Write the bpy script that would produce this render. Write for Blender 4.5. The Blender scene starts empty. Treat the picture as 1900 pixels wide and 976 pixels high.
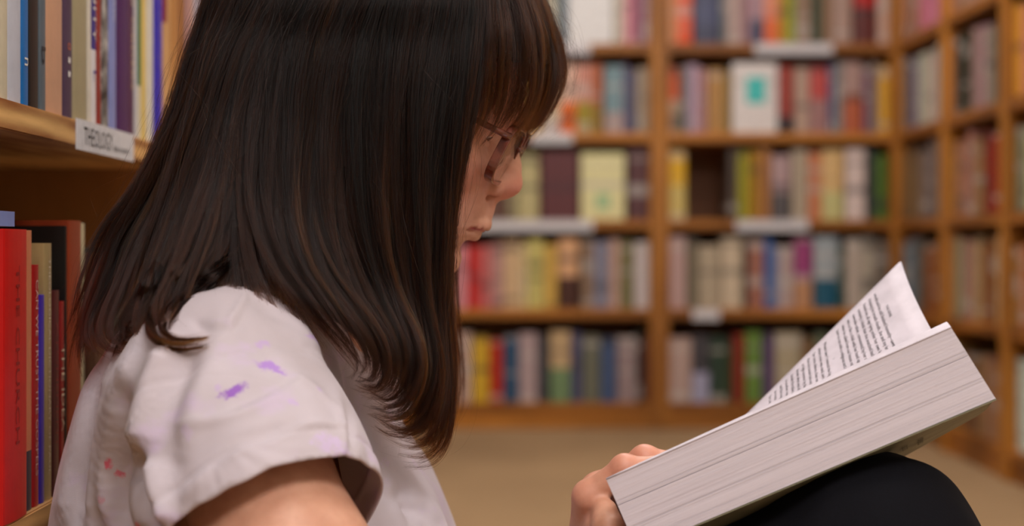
import bpy, bmesh, math, random
import numpy as np
from mathutils import Vector, Matrix
RNG = np.random.default_rng(7)
random.seed(7)
sc = bpy.context.scene
COL = sc.collection

# ------------------------------------------------------------------ camera, world, lights, exposure
FPX, CX, HOR, ZC = 2800.0, 950.0, 460.0, 0.57      # focal length in pixels, vanishing point, horizon row, lens height (m)
cam_d = bpy.data.cameras.new('camera')
cam = bpy.data.objects.new('camera', cam_d); COL.objects.link(cam)
cam.location = (0, 0, ZC); cam.rotation_euler = (math.pi/2, 0, 0)
cam_d.sensor_width = 36.0; cam_d.lens = FPX/1900*36
cam_d.shift_y = -28/1900
cam_d.clip_start = 0.05; cam_d.clip_end = 50
cam_d.dof.use_dof = True; cam_d.dof.focus_distance = 1.075; cam_d.dof.aperture_fstop = 3.5
sc.camera = cam
sc.view_settings.view_transform = 'Standard'; sc.view_settings.look = 'None'
sc.view_settings.exposure = 0.0; sc.view_settings.gamma = 1.0
sc.view_settings.use_curve_mapping = False
w = bpy.data.worlds.new('world'); sc.world = w; w.use_nodes = True
w.node_tree.nodes['Background'].inputs[0].default_value = (0.80, 0.78, 0.80, 1)
w.node_tree.nodes['Background'].inputs[1].default_value = 0.07
CEIL = 2.75
LIGHTS = [(-0.05, 0.45, 9.0), (0.75, 2.3, 15.0), (0.1, 3.5, 17.0), (0.9, -0.9, 34.0), (-0.2, -1.9, 38.0)]   # x, y, watts of the ceiling fittings
for (lx, ly, lw) in LIGHTS:
    ld = bpy.data.lights.new('ceiling_lamp', 'AREA'); ld.shape = 'RECTANGLE'; ld.size = 0.56; ld.size_y = 1.16
    ld.energy = lw; ld.color = (1.0, 0.955, 0.945)
    lo = bpy.data.objects.new('ceiling_lamp', ld); COL.objects.link(lo); lo.location = (lx, ly, CEIL-0.07)

# ------------------------------------------------------------------ helpers
def P(px, py, d):                      # a point of the place from a direction of view and a depth
    return np.array([(px-CX)*d/FPX, d, ZC-(py-HOR)*d/FPX])
def lin(c):
    c = np.array(c, float)/255.0
    return tuple(np.where(c <= 0.04045, c/12.92, ((c+0.055)/1.055)**2.4))
def tag(o, label=None, cat=None, group=None, kind=None):
    if label: o['label'] = label
    if cat: o['category'] = cat
    if group: o['group'] = group
    if kind: o['kind'] = kind
    return o
def empty(name, loc=(0, 0, 0)):
    o = bpy.data.objects.new(name, None); COL.objects.link(o); o.location = loc
    o.empty_display_size = 0.05
    return o
def link(name, me, mat=None, parent=None, local=False):
    o = bpy.data.objects.new(name, me); COL.objects.link(o)
    if mat is not None and len(me.materials) == 0: me.materials.append(mat)
    if parent is not None:
        o.parent = parent
        if not local: o.location = -Vector(parent.location)
    return o
def mesh_from(name, v, f, smooth=False):
    me = bpy.data.meshes.new(name)
    me.from_pydata([tuple(map(float, p)) for p in v], [], [tuple(int(i) for i in q) for q in f])
    me.update()
    if smooth: me.shade_smooth()
    return me
class MB:
    def __init__(s): s.v = []; s.f = []
    def add(s, v, f):
        n = len(s.v); s.v += [tuple(p) for p in v]; s.f += [tuple(i+n for i in q) for q in f]; return s
    def box(s, x0, x1, y0, y1, z0, z1):
        v = [(x, y, z) for x in (x0, x1) for y in (y0, y1) for z in (z0, z1)]
        return s.add(v, [(0,1,3,2),(4,6,7,5),(0,4,5,1),(2,3,7,6),(0,2,6,4),(1,5,7,3)])
    def tube(s, pts, r, n=10):
        pts = [np.array(p, float) for p in pts]; rings = []
        up = np.array([0.13, 0.31, 0.94])
        for i, p in enumerate(pts):
            t = pts[min(i+1, len(pts)-1)]-pts[max(i-1, 0)]; t /= np.linalg.norm(t)+1e-9
            a = np.cross(t, up); a /= np.linalg.norm(a)+1e-9; b = np.cross(t, a)
            rr = r[i] if hasattr(r, '__len__') else r
            rings.append([p+rr*(math.cos(k*2*math.pi/n)*a+math.sin(k*2*math.pi/n)*b) for k in range(n)])
        v = [q for ring in rings for q in ring]; f = []
        for i in range(len(pts)-1):
            for k in range(n):
                f.append((i*n+k, i*n+(k+1) % n, (i+1)*n+(k+1) % n, (i+1)*n+k))
        f.append(tuple(range(n))[::-1]); f.append(tuple((len(pts)-1)*n+k for k in range(n)))
        return s.add(v, f)
    def build(s, name, mat, parent=None, bevel=0, smooth=False, local=False):
        me = mesh_from(name, s.v, s.f, smooth)
        if bevel:
            bm = bmesh.new(); bm.from_mesh(me)
            bmesh.ops.bevel(bm, geom=bm.edges[:], offset=bevel, segments=2, affect='EDGES', clamp_overlap=True)
            bm.to_mesh(me); bm.free()
        return link(name, me, mat, parent, local)

# ------------------------------------------------------------------ materials
class NT:
    def __init__(s, name):
        s.m = bpy.data.materials.new(name); s.m.use_nodes = True; s.t = s.m.node_tree
        s.b = s.t.nodes['Principled BSDF']; s.out = s.t.nodes['Material Output']
    def n(s, ty, **kw):
        nd = s.t.nodes.new(ty)
        for k, v in kw.items(): setattr(nd, k, v)
        return nd
    def l(s, a, b): s.t.links.new(a, b)
    def val(s, sock, v):
        if hasattr(v, 'is_linked'): s.l(v, sock)
        else: sock.default_value = v
    def math(s, op, a, b=0.0, clamp=False):
        nd = s.n('ShaderNodeMath', operation=op, use_clamp=clamp); s.val(nd.inputs[0], a); s.val(nd.inputs[1], b); return nd.outputs[0]
    def mix(s, fac, a, b, mode='MIX'):
        nd = s.n('ShaderNodeMix', data_type='RGBA', blend_type=mode)
        s.val(nd.inputs[0], fac); s.val(nd.inputs[6], a); s.val(nd.inputs[7], b); return nd.outputs[2]
    def noise(s, vec, scale, detail=3, rough=0.5):
        nd = s.n('ShaderNodeTexNoise'); s.l(vec, nd.inputs['Vector']); nd.inputs['Scale'].default_value = scale
        nd.inputs['Detail'].default_value = detail; nd.inputs['Roughness'].default_value = rough; return nd.outputs[0]
    def mapv(s, vec, scale=(1, 1, 1), rot=(0, 0, 0), loc=(0, 0, 0)):
        nd = s.n('ShaderNodeMapping'); s.l(vec, nd.inputs[0])
        nd.inputs['Scale'].default_value = scale; nd.inputs['Rotation'].default_value = rot; nd.inputs['Location'].default_value = loc; return nd.outputs[0]
    def ramp(s, fac, stops):
        nd = s.n('ShaderNodeValToRGB'); s.l(fac, nd.inputs[0]); cr = nd.color_ramp
        while len(cr.elements) < len(stops): cr.elements.new(0.5)
        for e, (p, c) in zip(cr.elements, stops): e.position = p; e.color = (*c, 1)
        return nd.outputs[0]
    def bump(s, h, strength=0.3, dist=0.001):
        nd = s.n('ShaderNodeBump'); s.l(h, nd.inputs['Height']); nd.inputs['Strength'].default_value = strength; nd.inputs['Distance'].default_value = dist
        s.l(nd.outputs[0], s.b.inputs['Normal'])
    def coord(s, k='Object'): return s.n('ShaderNodeTexCoord').outputs[k]
    def attr(s, name, ty='GEOMETRY'):
        return s.n('ShaderNodeAttribute', attribute_name=name, attribute_type=ty)
    def base(s, v, rough=0.5):
        s.val(s.b.inputs['Base Color'], v if hasattr(v, 'is_linked') else (*v, 1)); s.b.inputs['Roughness'].default_value = rough
        return s.m

def plain(name, c, rough=0.5, metal=0):
    k = NT(name); co = k.coord()
    v = k.noise(co, 60, 3)
    c = lin(c)
    k.base(k.ramp(v, [(0.3, tuple(x*0.9 for x in c)), (0.7, tuple(min(1, x*1.08) for x in c))]), rough)
    k.b.inputs['Metallic'].default_value = metal
    return k.m
def wood(name, dark, light, axis=0, rough=0.5, figure=1.0):
    k = NT(name); co = k.coord()
    scl = [14, 14, 14]; scl[axis] = 1.6
    m = k.mapv(co, tuple(scl))
    n1 = k.noise(m, 2.2*figure, 4, 0.6)
    wv = k.n('ShaderNodeTexWave', wave_type='RINGS'); k.l(m, wv.inputs['Vector']); wv.inputs['Scale'].default_value = 0.6*figure
    wv.inputs['Distortion'].default_value = 5; wv.inputs['Detail'].default_value = 3
    f = k.math('ADD', k.math('MULTIPLY', n1, 0.6), k.math('MULTIPLY', wv.outputs[0], 0.4))
    k.base(k.ramp(f, [(0.25, lin(dark)), (0.75, lin(light))]), rough)
    k.bump(n1, 0.15, 0.0006)
    return k.m
M = {}
M['oak_x'] = wood('oak_along', (128, 76, 20), (194, 126, 44), 0, 0.45)
M['oak_z'] = wood('oak_upright', (140, 86, 24), (206, 138, 52), 2, 0.45)
M['oak_y'] = wood('oak_depth', (122, 72, 22), (182, 116, 44), 1, 0.45)
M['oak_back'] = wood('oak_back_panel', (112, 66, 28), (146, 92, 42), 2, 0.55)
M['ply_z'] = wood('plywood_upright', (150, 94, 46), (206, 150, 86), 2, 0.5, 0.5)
M['shaded_back'] = wood('shaded_back_panel', (50, 30, 15), (74, 46, 22), 2, 0.6, 0.4)  # darker stain: shade of the recess behind the books put into the colour
M['ply'] = wood('plywood_edge', (150, 92, 44), (240, 192, 122), 1, 0.5, 1.9)
def carpet():
    k = NT('carpet'); co = k.coord()
    a = k.noise(co, 260, 3, 0.7); b = k.noise(co, 2.0, 3)
    f = k.math('ADD', k.math('MULTIPLY', a, 0.6), k.math('MULTIPLY', b, 0.4))
    k.base(k.ramp(f, [(0.3, lin((132, 104, 72))), (0.7, lin((178, 146, 106)))]), 0.95); k.bump(a, 0.6, 0.004); return k.m
M['carpet'] = carpet()
M['wall'] = plain('wall_paint', (196, 186, 172), 0.85)
M['ceiling'] = plain('ceiling_tile', (214, 210, 204), 0.9)
def emis(name, c, s):
    k = NT(name); k.base(c, 0.4); k.b.inputs['Emission Color'].default_value = (*c, 1); k.b.inputs['Emission Strength'].default_value = s; return k.m
M['diffuser'] = emis('lamp_diffuser', (1.0, 0.94, 0.88), 4.0)
M['white_metal'] = plain('white_enamel', (222, 222, 220), 0.4)
def paper(name, c, stripes=None, rough=0.75):
    k = NT(name); co = k.coord(); c = lin(c)
    n1 = k.noise(co, 140, 3)
    if stripes: n1 = k.noise(k.mapv(co, stripes), 1.0, 2, 0.6)
    k.base(k.ramp(n1, [(0.25, tuple(x*0.80 for x in c)), (0.7, c)]), rough)
    k.bump(n1, 0.25, 0.0004)
    return k.m
M['pages'] = paper('page_edges', (214, 204, 182), (900, 20, 4))
M['paper'] = paper('shelf_label_paper', (222, 220, 224))
M['ink'] = plain('printing_ink', (38, 34, 36), 0.7)
M['ink_black'] = plain('black_print', (16, 15, 16), 0.6)
def cover_mat():                       # one cover cloth for the far books: colours come from each book object
    k = NT('book_cover'); oi = k.n('ShaderNodeObjectInfo'); co = k.coord()
    sep = k.n('ShaderNodeSeparateXYZ'); k.l(co, sep.inputs[0])
    t2 = k.attr('tone', 'OBJECT'); sp = k.attr('split', 'OBJECT')
    f = k.math('LESS_THAN', sep.outputs[2], sp.outputs['Fac'])
    c = k.mix(f, oi.outputs['Color'], t2.outputs['Color'])
    n1 = k.noise(co, 9, 3)
    u_ = k.math('ADD', k.math('MULTIPLY', oi.outputs['Random'], 40.0), 3.0)
    zz_ = k.math('ADD', k.math('MULTIPLY', sep.outputs[2], 5.0), u_)
    cbv = k.n('ShaderNodeCombineXYZ'); k.l(u_, cbv.inputs[0]); k.l(zz_, cbv.inputs[1])
    bd = k.noise(cbv.outputs[0], 1.0, 1)
    c = k.mix(k.ramp(bd, [(.60, (0, 0, 0)), (.62, (.55, .55, .55))]), c, k.mix(k.math('GREATER_THAN', oi.outputs['Random'], .5), (.60, .56, .52, 1), (.03, .03, .04, 1)))
    c = k.mix(0.5, c, k.ramp(n1, [(0.3, (0.62, 0.62, 0.62)), (0.7, (1, 1, 1))]), 'MULTIPLY')
    k.base(c, 0.42); return k.m
M['cover'] = cover_mat()
def solid_cover(c, c2=None, split=None, rough=0.38):
    return None

# ------------------------------------------------------------------ structure of the room
def struct(name, mb, mat, bevel=0):
    return tag(mb.build(name, mat, bevel=bevel), kind='structure')
XL, XR = -0.36, 1.204                 # front planes of the shelving on either hand
YB = 4.746                            # front plane of the shelving across the end
WX0, WX1, WY0, WY1 = XL-0.30, XR+0.30, -2.6, YB+0.30
struct('floor', MB().box(WX0, WX1, WY0, WY1, -0.05, 0), M['carpet'])
struct('ceiling', MB().box(WX0, WX1, WY0, WY1, CEIL, CEIL+0.05), M['ceiling'])
struct('wall_back', MB().box(WX0-0.08, WX1+0.08, WY1, WY1+0.08, 0, CEIL), M['wall'])
struct('wall_left', MB().box(WX0-0.08, WX0, WY0, WY1, 0, CEIL), M['wall'])
struct('wall_right', MB().box(WX1, WX1+0.08, WY0, WY1, 0, CEIL), M['wall'])
for i, (lx, ly, lw) in enumerate(LIGHTS):
    t = empty('ceiling_light', (lx, ly, CEIL))
    where = ['above the reader', 'in the middle of the room', 'nearest the end shelves', 'behind the camera beside the open side', 'behind the camera beside the shelves'][i]
    tag(t, 'recessed rectangular ceiling light '+where, 'ceiling light', 'ceiling lights')
    fr = MB()
    for (a, b, c, d) in ((-.32, -.29, -.62, .62), (.29, .32, -.62, .62), (-.29, .29, -.62, -.59), (-.29, .29, .59, .62)):
        fr.box(a, b, c, d, -0.05, -0.001)
    fr.build('frame', M['white_metal'], t, local=True)
    MB().box(-.29, .29, -.59, .59, -0.03, -0.02).build('diffuser', M['diffuser'], t, local=True)

# ------------------------------------------------------------------ bookcases
TOPS = [1.496, 1.214, 0.933, 0.658, 0.378, 0.082]     # upper faces of the boards, shared by the end and right-hand shelving
TH = 0.030
SHELFNAME = {0: 'top', 1: 'second', 2: 'third', 3: 'fourth', 4: 'fifth', 5: 'bottom'}
def bookcase_back(x0, x1, label):
    t = empty('bookcase', ((x0+x1)/2, YB, 0)); tag(t, label, 'bookcase', 'bookcases of the shop')
    for xa in (x0, x1-0.03): MB().box(xa, xa+0.03, YB, YB+0.28, 0, 1.82).build('upright', M['oak_z'], t, bevel=0.003)
    for k, z in enumerate(TOPS):
        MB().box(x0+0.03, x1-0.03, YB+0.002, YB+0.268, z-TH, z).build('shelf_board', M['oak_x'], t, bevel=0.003)
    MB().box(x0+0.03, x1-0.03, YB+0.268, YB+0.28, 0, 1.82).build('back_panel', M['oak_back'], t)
    MB().box(x0+0.03, x1-0.03, YB+0.012, YB+0.03, 0, 0.052).build('plinth', M['oak_x'], t)
    MB().box(x0, x1, YB-0.005, YB+0.28, 1.82, 1.85).build('top_board', M['oak_x'], t, bevel=0.003)
    return t
sx = lambda px: (px-CX)*YB/FPX
PB = sx(1224)                                            # seam between the two bays
BAYW = sx(1672)-PB
bcA = bookcase_back(PB-BAYW, PB, 'oak bookcase of paperbacks on the end wall, behind the reading person\'s face')
bcB = bookcase_back(PB, PB+BAYW, 'oak bookcase on the end wall behind the raised page of the open book')
bcZ = bookcase_back(WX0+0.004, PB-BAYW, 'oak bookcase on the end wall hidden behind the reader\'s hair')
def bookcase_right(y0, y1, label):
    t = empty('bookcase', (XR, (y0+y1)/2, 0)); tag(t, label, 'bookcase', 'bookcases of the shop')
    for ya in (y0, y1-0.03): MB().box(XR, XR+0.28, ya, ya+0.03, 0, 1.82).build('upright', M['oak_z'], t, bevel=0.003)
    for z in TOPS: MB().box(XR+0.002, XR+0.268, y0+0.03, y1-0.03, z-TH, z).build('shelf_board', M['oak_y'], t, bevel=0.003)
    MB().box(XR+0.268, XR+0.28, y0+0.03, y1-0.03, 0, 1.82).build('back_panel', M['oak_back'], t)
    MB().box(XR+0.012, XR+0.03, y0+0.03, y1-0.03, 0, 0.052).build('plinth', M['oak_y'], t)
    MB().box(XR-0.005, XR+0.28, y0, y1, 1.82, 1.85).build('top_board', M['oak_y'], t, bevel=0.003)
    return t
RB = [(4.225, YB-0.006, 'in corner'), (3.70, 4.225, 'beside the corner one'), (3.17, 3.70, 'nearest the camera')]
bcR = [bookcase_right(a, b, 'oak bookcase along the right-hand side, %s' % n) for a, b, n in RB]

# --- unit book: x thickness, y from spine into the shelf, z height; object scale gives the size
def unit_cover():
    mb = MB(); n = 6
    prof = [(-0.5, 1.0)]
    for k in range(n+1):
        a = math.pi*k/n; prof.append((-0.5*math.cos(a), 0.035*(1-math.sin(a))))
    prof.append((0.5, 1.0)); inner = [(x*0.86, y+(0.03 if 0 < i < len(prof)-1 else 0)) for i, (x, y) in enumerate(prof)]
    m = len(prof); v = []
    for z in (0, 1): v += [(x, y, z) for x, y in prof]+[(x, y, z) for x, y in inner]
    f = []
    for i in range(m-1):
        f.append((i, i+1, 2*m+i+1, 2*m+i)); f.append((m+i+1, m+i, 3*m+i, 3*m+i+1))
        f.append((i, m+i, m+i+1, i+1)); f.append((2*m+i, 2*m+i+1, 3*m+i+1, 3*m+i))
    for i in (0, m-1): f.append((i, 2*m+i, 3*m+i, m+i))
    return mesh_from('book_cover', mb.add(v, f).v, mb.f)
UC = unit_cover(); UC.materials.append(M['cover'])
UP = mesh_from('page_block', *(lambda b: (b.v, b.f))(MB().box(-0.43, 0.43, 0.06, 0.97, 0.02, 0.975))); UP.materials.append(M['pages'])
NAMES = [('white', (215, 208, 205)), ('cream', (210, 195, 150)), ('grey', (135, 130, 128)), ('charcoal', (65, 62, 64)), ('black', (30, 28, 28)),
         ('red', (175, 38, 32)), ('brick-red', (140, 62, 52)), ('maroon', (85, 38, 40)), ('orange', (212, 95, 45)), ('salmon', (208, 140, 108)),
         ('pink', (190, 120, 135)), ('mauve', (150, 118, 125)), ('plum', (125, 70, 98)), ('purple', (90, 66, 100)), ('navy', (58, 68, 98)),
         ('blue', (62, 95, 150)), ('pale blue', (125, 130, 155)), ('teal', (35, 80, 95)), ('green', (82, 108, 50)), ('dark green', (45, 60, 46)),
         ('olive', (128, 120, 58)), ('mustard', (185, 145, 55)), ('yellow', (205, 165, 60)), ('tan', (165, 125, 78)), ('beige', (165, 142, 122)),
         ('taupe', (128, 106, 90)), ('brown', (85, 56, 34)), ('grey-green', (108, 112, 98)), ('grey-blue', (98, 104, 125)), ('rust', (165, 88, 58))]
def cname(c): return min(NAMES, key=lambda n: sum((a-b)**2 for a, b in zip(n[1], c)))[0]
ORD = ['first', 'second', 'third', 'fourth', 'fifth', 'sixth', 'seventh', 'eighth', 'ninth', 'tenth', 'eleventh', 'twelfth', 'thirteenth', 'fourteenth',
       'fifteenth', 'sixteenth', 'seventeenth', 'eighteenth', 'nineteenth', 'twentieth', 'twenty-first', 'twenty-second', 'twenty-third', 'twenty-fourth', 'twenty-fifth']
GAIN = 1.30
def colour(c): return tuple(min(0.85, x*GAIN) for x in lin(c))
def far_book(loc, rz, thick, depth, height, c, c2, split, label, group, tilt=0.0):
    o = link('book', UC); o.location = loc; o.rotation_euler = (0, tilt, rz) if rz == 0 else (0, 0, rz)
    o.scale = (thick, depth, height); o.color = (*colour(c), 1); o['tone'] = colour(c2 or c); o['split'] = float(split)
    tag(o, label, 'book', group)
    p = link('page_block', UP, parent=o, local=True)
    return o
def size_word(wd): return 'slim' if wd < 0.022 else ('thick' if wd > 0.05 else 'upright')

# rows of the end wall: (x0, x1, colour[, top row, lower colour, share of the height, 'F' for face out])
ROWS = {
 ('A', 1): [(805,832,(120,90,70)),(835,862,(160,140,120)),(864,890,(90,60,50)),(892,925,(150,130,110)),(927,950,(70,80,95)),(952,980,(165,120,90)),(982,1008,(110,105,100)),(1010,1034,(190,185,165)),(1036,1052,(92,112,124)),(1054,1138,(226,214,212),None,None,0,'F'),(1140,1158,(190,182,168)),(1159,1175,(204,142,152)),(1176,1191,(140,78,104)),(1192,1210,(152,122,130))],
 ('B', 1): [(1240,1257,(222,150,108)),(1258,1286,(222,84,46)),(1290,1338,(72,78,106)),(1339,1350,(108,114,114)),(1351,1379,(168,146,140)),(1380,1394,(154,118,126)),(1395,1419,(165,134,144),None,(70,75,100),.35),(1420,1447,(214,138,110),None,(216,104,58),.5),(1448,1461,(180,142,48)),(1462,1477,(140,152,50)),(1478,1507,(136,112,92)),(1508,1529,(56,68,48)),(1530,1547,(140,110,86)),(1548,1584,(162,136,124)),(1588,1630,(165,28,24),None,(88,36,32),.55),(1632,1655,(182,150,134))],
 ('A', 2): [(805,830,(110,90,80)),(832,856,(160,120,70)),(858,884,(90,80,90)),(886,910,(150,110,60)),(912,940,(120,100,80)),(942,970,(205,160,70)),(972,1003,(205,168,66)),(1004,1039,(220,196,168),None,(200,190,185),.2),(1040,1070,(206,172,154),None,(226,100,26),.45),(1071,1097,(196,136,120),None,(150,134,44),.45),(1098,1118,(168,94,62),None,(140,112,48),.4),(1122,1158,(112,138,146),None,(160,142,140),.3),(1159,1164,(140,125,150)),(1165,1181,(70,76,104)),(1182,1196,(162,146,128)),(1197,1211,(152,136,116))],
 ('B', 2): [(1240,1262,(200,88,52),None,(176,146,122),.5),(1263,1273,(72,96,84)),(1275,1299,(160,138,156)),(1300,1312,(180,134,134)),(1316,1343,(172,130,76)),(1345,1358,(150,124,72)),(1360,1444,(216,206,204),None,None,0,'F'),(1447,1475,(150,62,52),None,(52,42,46),.25),(1478,1504,(176,150,134)),(1505,1539,(176,70,66),None,(150,110,108),.5),(1540,1551,(94,98,132)),(1553,1566,(130,128,124)),(1567,1604,(160,130,122),None,(168,86,54),.55),(1605,1617,(116,86,108)),(1618,1632,(132,112,100)),(1634,1655,(206,156,46))],
 ('A', 3): [(805,835,(80,60,45)),(837,868,(120,95,70)),(870,900,(60,50,45)),(902,940,(90,60,50)),(942,958,(140,130,100)),(960,1000,(176,166,120)),(1004,1074,(88,44,48),None,None,0,'F'),(1078,1160,(216,206,154),None,None,0,'F'),(1165,1210,(82,50,54))],
 ('B', 3): [(1240,1274,(212,166,36),None,(196,176,104),.5),(1354,1370,(74,64,58)),(1371,1391,(144,140,34),316,(144,140,34),.1),(1392,1410,(160,118,30)),(1412,1432,(158,108,62)),(1434,1470,(166,140,142),None,(82,78,80),.42),(1472,1501,(164,150,130)),(1502,1527,(190,118,82)),(1528,1569,(204,170,116),None,(186,182,124),.4),(1572,1608,(206,188,182)),(1610,1627,(36,48,44)),(1628,1650,(74,104,34))],
 ('A', 4): [(805,842,(150,120,100)),(845,867,(200,134,142)),(868,888,(190,30,26)),(889,911,(186,98,98)),(912,934,(178,136,130)),(935,964,(198,168,130)),(965,979,(204,184,138)),(980,1009,(188,178,106)),(1010,1034,(196,160,78)),(1036,1074,(204,158,118),None,(66,36,28),.45),(1080,1100,(136,112,92)),(1101,1131,(122,122,140)),(1132,1150,(182,150,136)),(1152,1176,(112,108,72)),(1178,1211,(186,176,176))],
 ('B', 4): [(1242,1274,(176,146,142)),(1276,1296,(112,104,86)),(1298,1339,(166,152,130),None,None,0),(1341,1380,(190,174,150),None,None,0),(1383,1389,(60,50,48)),(1391,1419,(150,98,82)),(1420,1434,(48,92,156)),(1435,1447,(126,134,164)),(1448,1474,(172,152,148)),(1476,1510,(146,60,112),None,(176,130,96),.4),(1513,1558,(150,160,166),None,(18,80,104),.42),(1560,1569,(42,72,52)),(1573,1600,(176,162,150)),(1601,1624,(166,156,140)),(1626,1654,(104,94,84))],
 ('A', 5): [(805,843,(140,110,90)),(846,874,(180,154,142)),(876,907,(194,156,40)),(909,932,(172,40,22)),(935,961,(38,74,106)),(963,997,(164,144,146)),(999,1018,(62,64,70)),(1021,1059,(180,154,116),None,(104,130,92),.48),(1061,1079,(72,74,108)),(1081,1114,(98,100,86)),(1116,1143,(62,82,118)),(1146,1182,(138,120,122)),(1184,1191,(48,58,48)),(1193,1211,(82,32,28))],
 ('B', 5): [(1240,1284,(168,144,136)),(1286,1317,(62,60,66),None,(150,150,176),.45),(1319,1349,(36,58,46)),(1350,1362,(58,66,38)),(1363,1383,(126,36,24)),(1385,1416,(94,126,54)),(1418,1438,(88,66,106)),(1441,1490,(166,154,128)),(1492,1512,(120,90,60)),(1514,1540,(90,100,80)),(1542,1566,(150,120,90)),(1568,1590,(70,80,95)),(1592,1620,(140,100,70)),(1622,1654,(100,85,60))],
}
rr = random.Random(3)
CASE = {'A': 'end bookcase behind the face', 'B': 'end bookcase behind the open book'}
FACE = {}
for (bay, r), lst in ROWS.items():
    for i, b in enumerate(lst):
        x0, x1, c = b[:3]; lo_x, hi_x = (797, 1205) if bay == 'A' else (1243, 1653)
        x0, x1 = max(x0, lo_x), min(x1, hi_x); c2 = b[4] if len(b) > 4 else None; spl = b[5] if len(b) > 5 else 0
        face = len(b) > 6
        wx = (x1-x0)*YB/FPX*0.985; h = rr.uniform(0.195, 0.228) if not face else rr.uniform(0.205, 0.222)
        xc = sx((x0+x1)/2); z = TOPS[r]
        lab = '%s %s book, %s shelf of %s, %s from left' % (cname(c), 'face-out' if face else size_word(wx), SHELFNAME[r], CASE[bay], ORD[i])
        grp = 'books on the end wall shelves'
        if face:
            o = far_book((xc, YB+0.012, z+0.0005), 0, wx, 0.03, h, c, c2, spl, lab, grp)
            FACE[(bay, r, i)] = o
        else:
            til = 0.0
            far_book((xc, YB+0.008+rr.uniform(0, 0.012), z+0.0005), 0, wx, rr.uniform(0.13, 0.165), h, c, c2, spl, lab, grp, til)
# printed patches on two of the face-out covers (flat print, with the cover's own lettering left out of focus)
M['teal_print'] = plain('teal_print', (70, 200, 196), 0.5); M['sage_print'] = plain('sage_print', (166, 200, 152), 0.5)
def patch(o, x0, x1, z0, z1, mat):
    MB().box(x0, x1, -0.03, 0.005, z0, z1).build('printed_panel', mat, o, local=True)
patch(FACE[('B', 2, 6)], -0.2, 0.24, 0.42, 0.80, M['teal_print'])
patch(FACE[('A', 3, 7)], -0.16, 0.16, 0.16, 0.40, M['sage_print'])
# the hidden bay behind the hair gets its books too
pal = [(165,142,122),(85,56,34),(140,62,52),(98,104,125),(185,145,55),(45,60,46),(150,118,125),(210,195,150),(128,106,90),(58,68,98)]
for r in range(1, 6):
    x = WX0+0.04; i = 0
    while x < PB-BAYW-0.09:
        wx = rr.uniform(0.05, 0.075); c = pal[(i*3+r*5) % 10]
        far_book((x+wx/2, YB+0.012, TOPS[r]+0.0005), 0, wx*0.98, 0.15, rr.uniform(0.19, 0.225), c, None, 0,
                 '%s thick book on the %s shelf hidden behind the hair, %s from left' % (cname(c), SHELFNAME[r], ORD[i]), 'books on the end wall shelves')
        x += wx; i += 1
# right-hand shelving: colours found by depth along the run
RCOL = {1: [(1690,(150,110,90)),(1736,(206,118,140)),(1760,(150,118,104)),(1900,(165,130,110))],
        2: [(1688,(98,92,106)),(1735,(182,168,174)),(1765,(170,110,70)),(1792,(44,44,34)),(1828,(150,124,128)),(1846,(50,42,38)),(1872,(160,110,50)),(1888,(196,150,44)),(1960,(190,120,90))],
        3: [(1690,(120,88,60)),(1735,(116,104,96)),(1762,(150,110,60)),(1800,(150,116,96)),(1812,(140,100,74)),(1845,(136,30,20)),(1868,(160,110,64)),(1888,(126,126,104)),(1960,(190,170,120))],
        4: [(1690,(112,118,118)),(1705,(90,80,66)),(1735,(140,82,34)),(1790,(150,124,100)),(1815,(170,140,110)),(1835,(130,80,40)),(1870,(186,160,120)),(1960,(160,100,60))],
        5: [(1720,(84,76,50)),(1760,(120,108,62)),(1800,(110,74,44)),(1840,(150,110,80)),(1866,(80,66,60)),(1890,(196,200,206)),(1960,(190,160,110))]}
for r in range(1, 6):
    for ci, (y0, y1, nm) in enumerate(RB):
        y = y1-0.034-(0.0 if ci else 0.0); i = 0
        while True:
            th = rr.uniform(0.042, 0.062)
            if y-th < y0+0.034: break
            yc = y-th/2; px = CX+FPX*XR/yc
            c = next(cc for lim, cc in RCOL[r]+[(9999, rr.choice(pal))] if px < lim)
            c = tuple(max(15, min(235, int(q*rr.uniform(0.9, 1.1)))) for q in c)
            far_book((XR+0.008+rr.uniform(0, 0.012), yc, TOPS[r]+0.0005), -math.pi/2, th*0.985, rr.uniform(0.13, 0.165), rr.uniform(0.19, 0.226), c, None, 0,
                     '%s book, %s shelf of side bookcase %s, %s from far end' % (cname(c), SHELFNAME[r], nm, ORD[i]), 'books on the right-hand shelves')
            y -= th; i += 1
# paper strips on the board edges of the end wall
STRIPS = {'A': [(1, 1040, 1095), (2, 985, 1062), (3, 880, 1100)], 'B': [(1, 1400, 1545), (3, 1366, 1500), (4, 1285, 1335)]}
for bay, lst in STRIPS.items():
    par = {'A': bcA, 'B': bcB}[bay]
    for r, a, b in lst:
        MB().box(sx(a), sx(b), YB-0.0015, YB+0.0015, TOPS[r]-TH-0.004, TOPS[r]-0.001).build('shelf_label', M['paper'], par)

# ------------------------------------------------------------------ lettering as thin flat print
def text_geo(s, size, align='LEFT', squeeze=1.0):
    cu = bpy.data.curves.new('lettering', 'FONT'); cu.body = s; cu.size = size; cu.align_x = align; cu.resolution_u = 2
    ob = bpy.data.objects.new('lettering', cu); me = bpy.data.meshes.new_from_object(ob)
    v = np.empty(len(me.vertices)*3); me.vertices.foreach_get('co', v); v = v.reshape(-1, 3); v[:, 0] *= squeeze
    f = [tuple(p.vertices) for p in me.polygons]
    bpy.data.objects.remove(ob); bpy.data.curves.remove(cu); bpy.data.meshes.remove(me)
    return v, f

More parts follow.
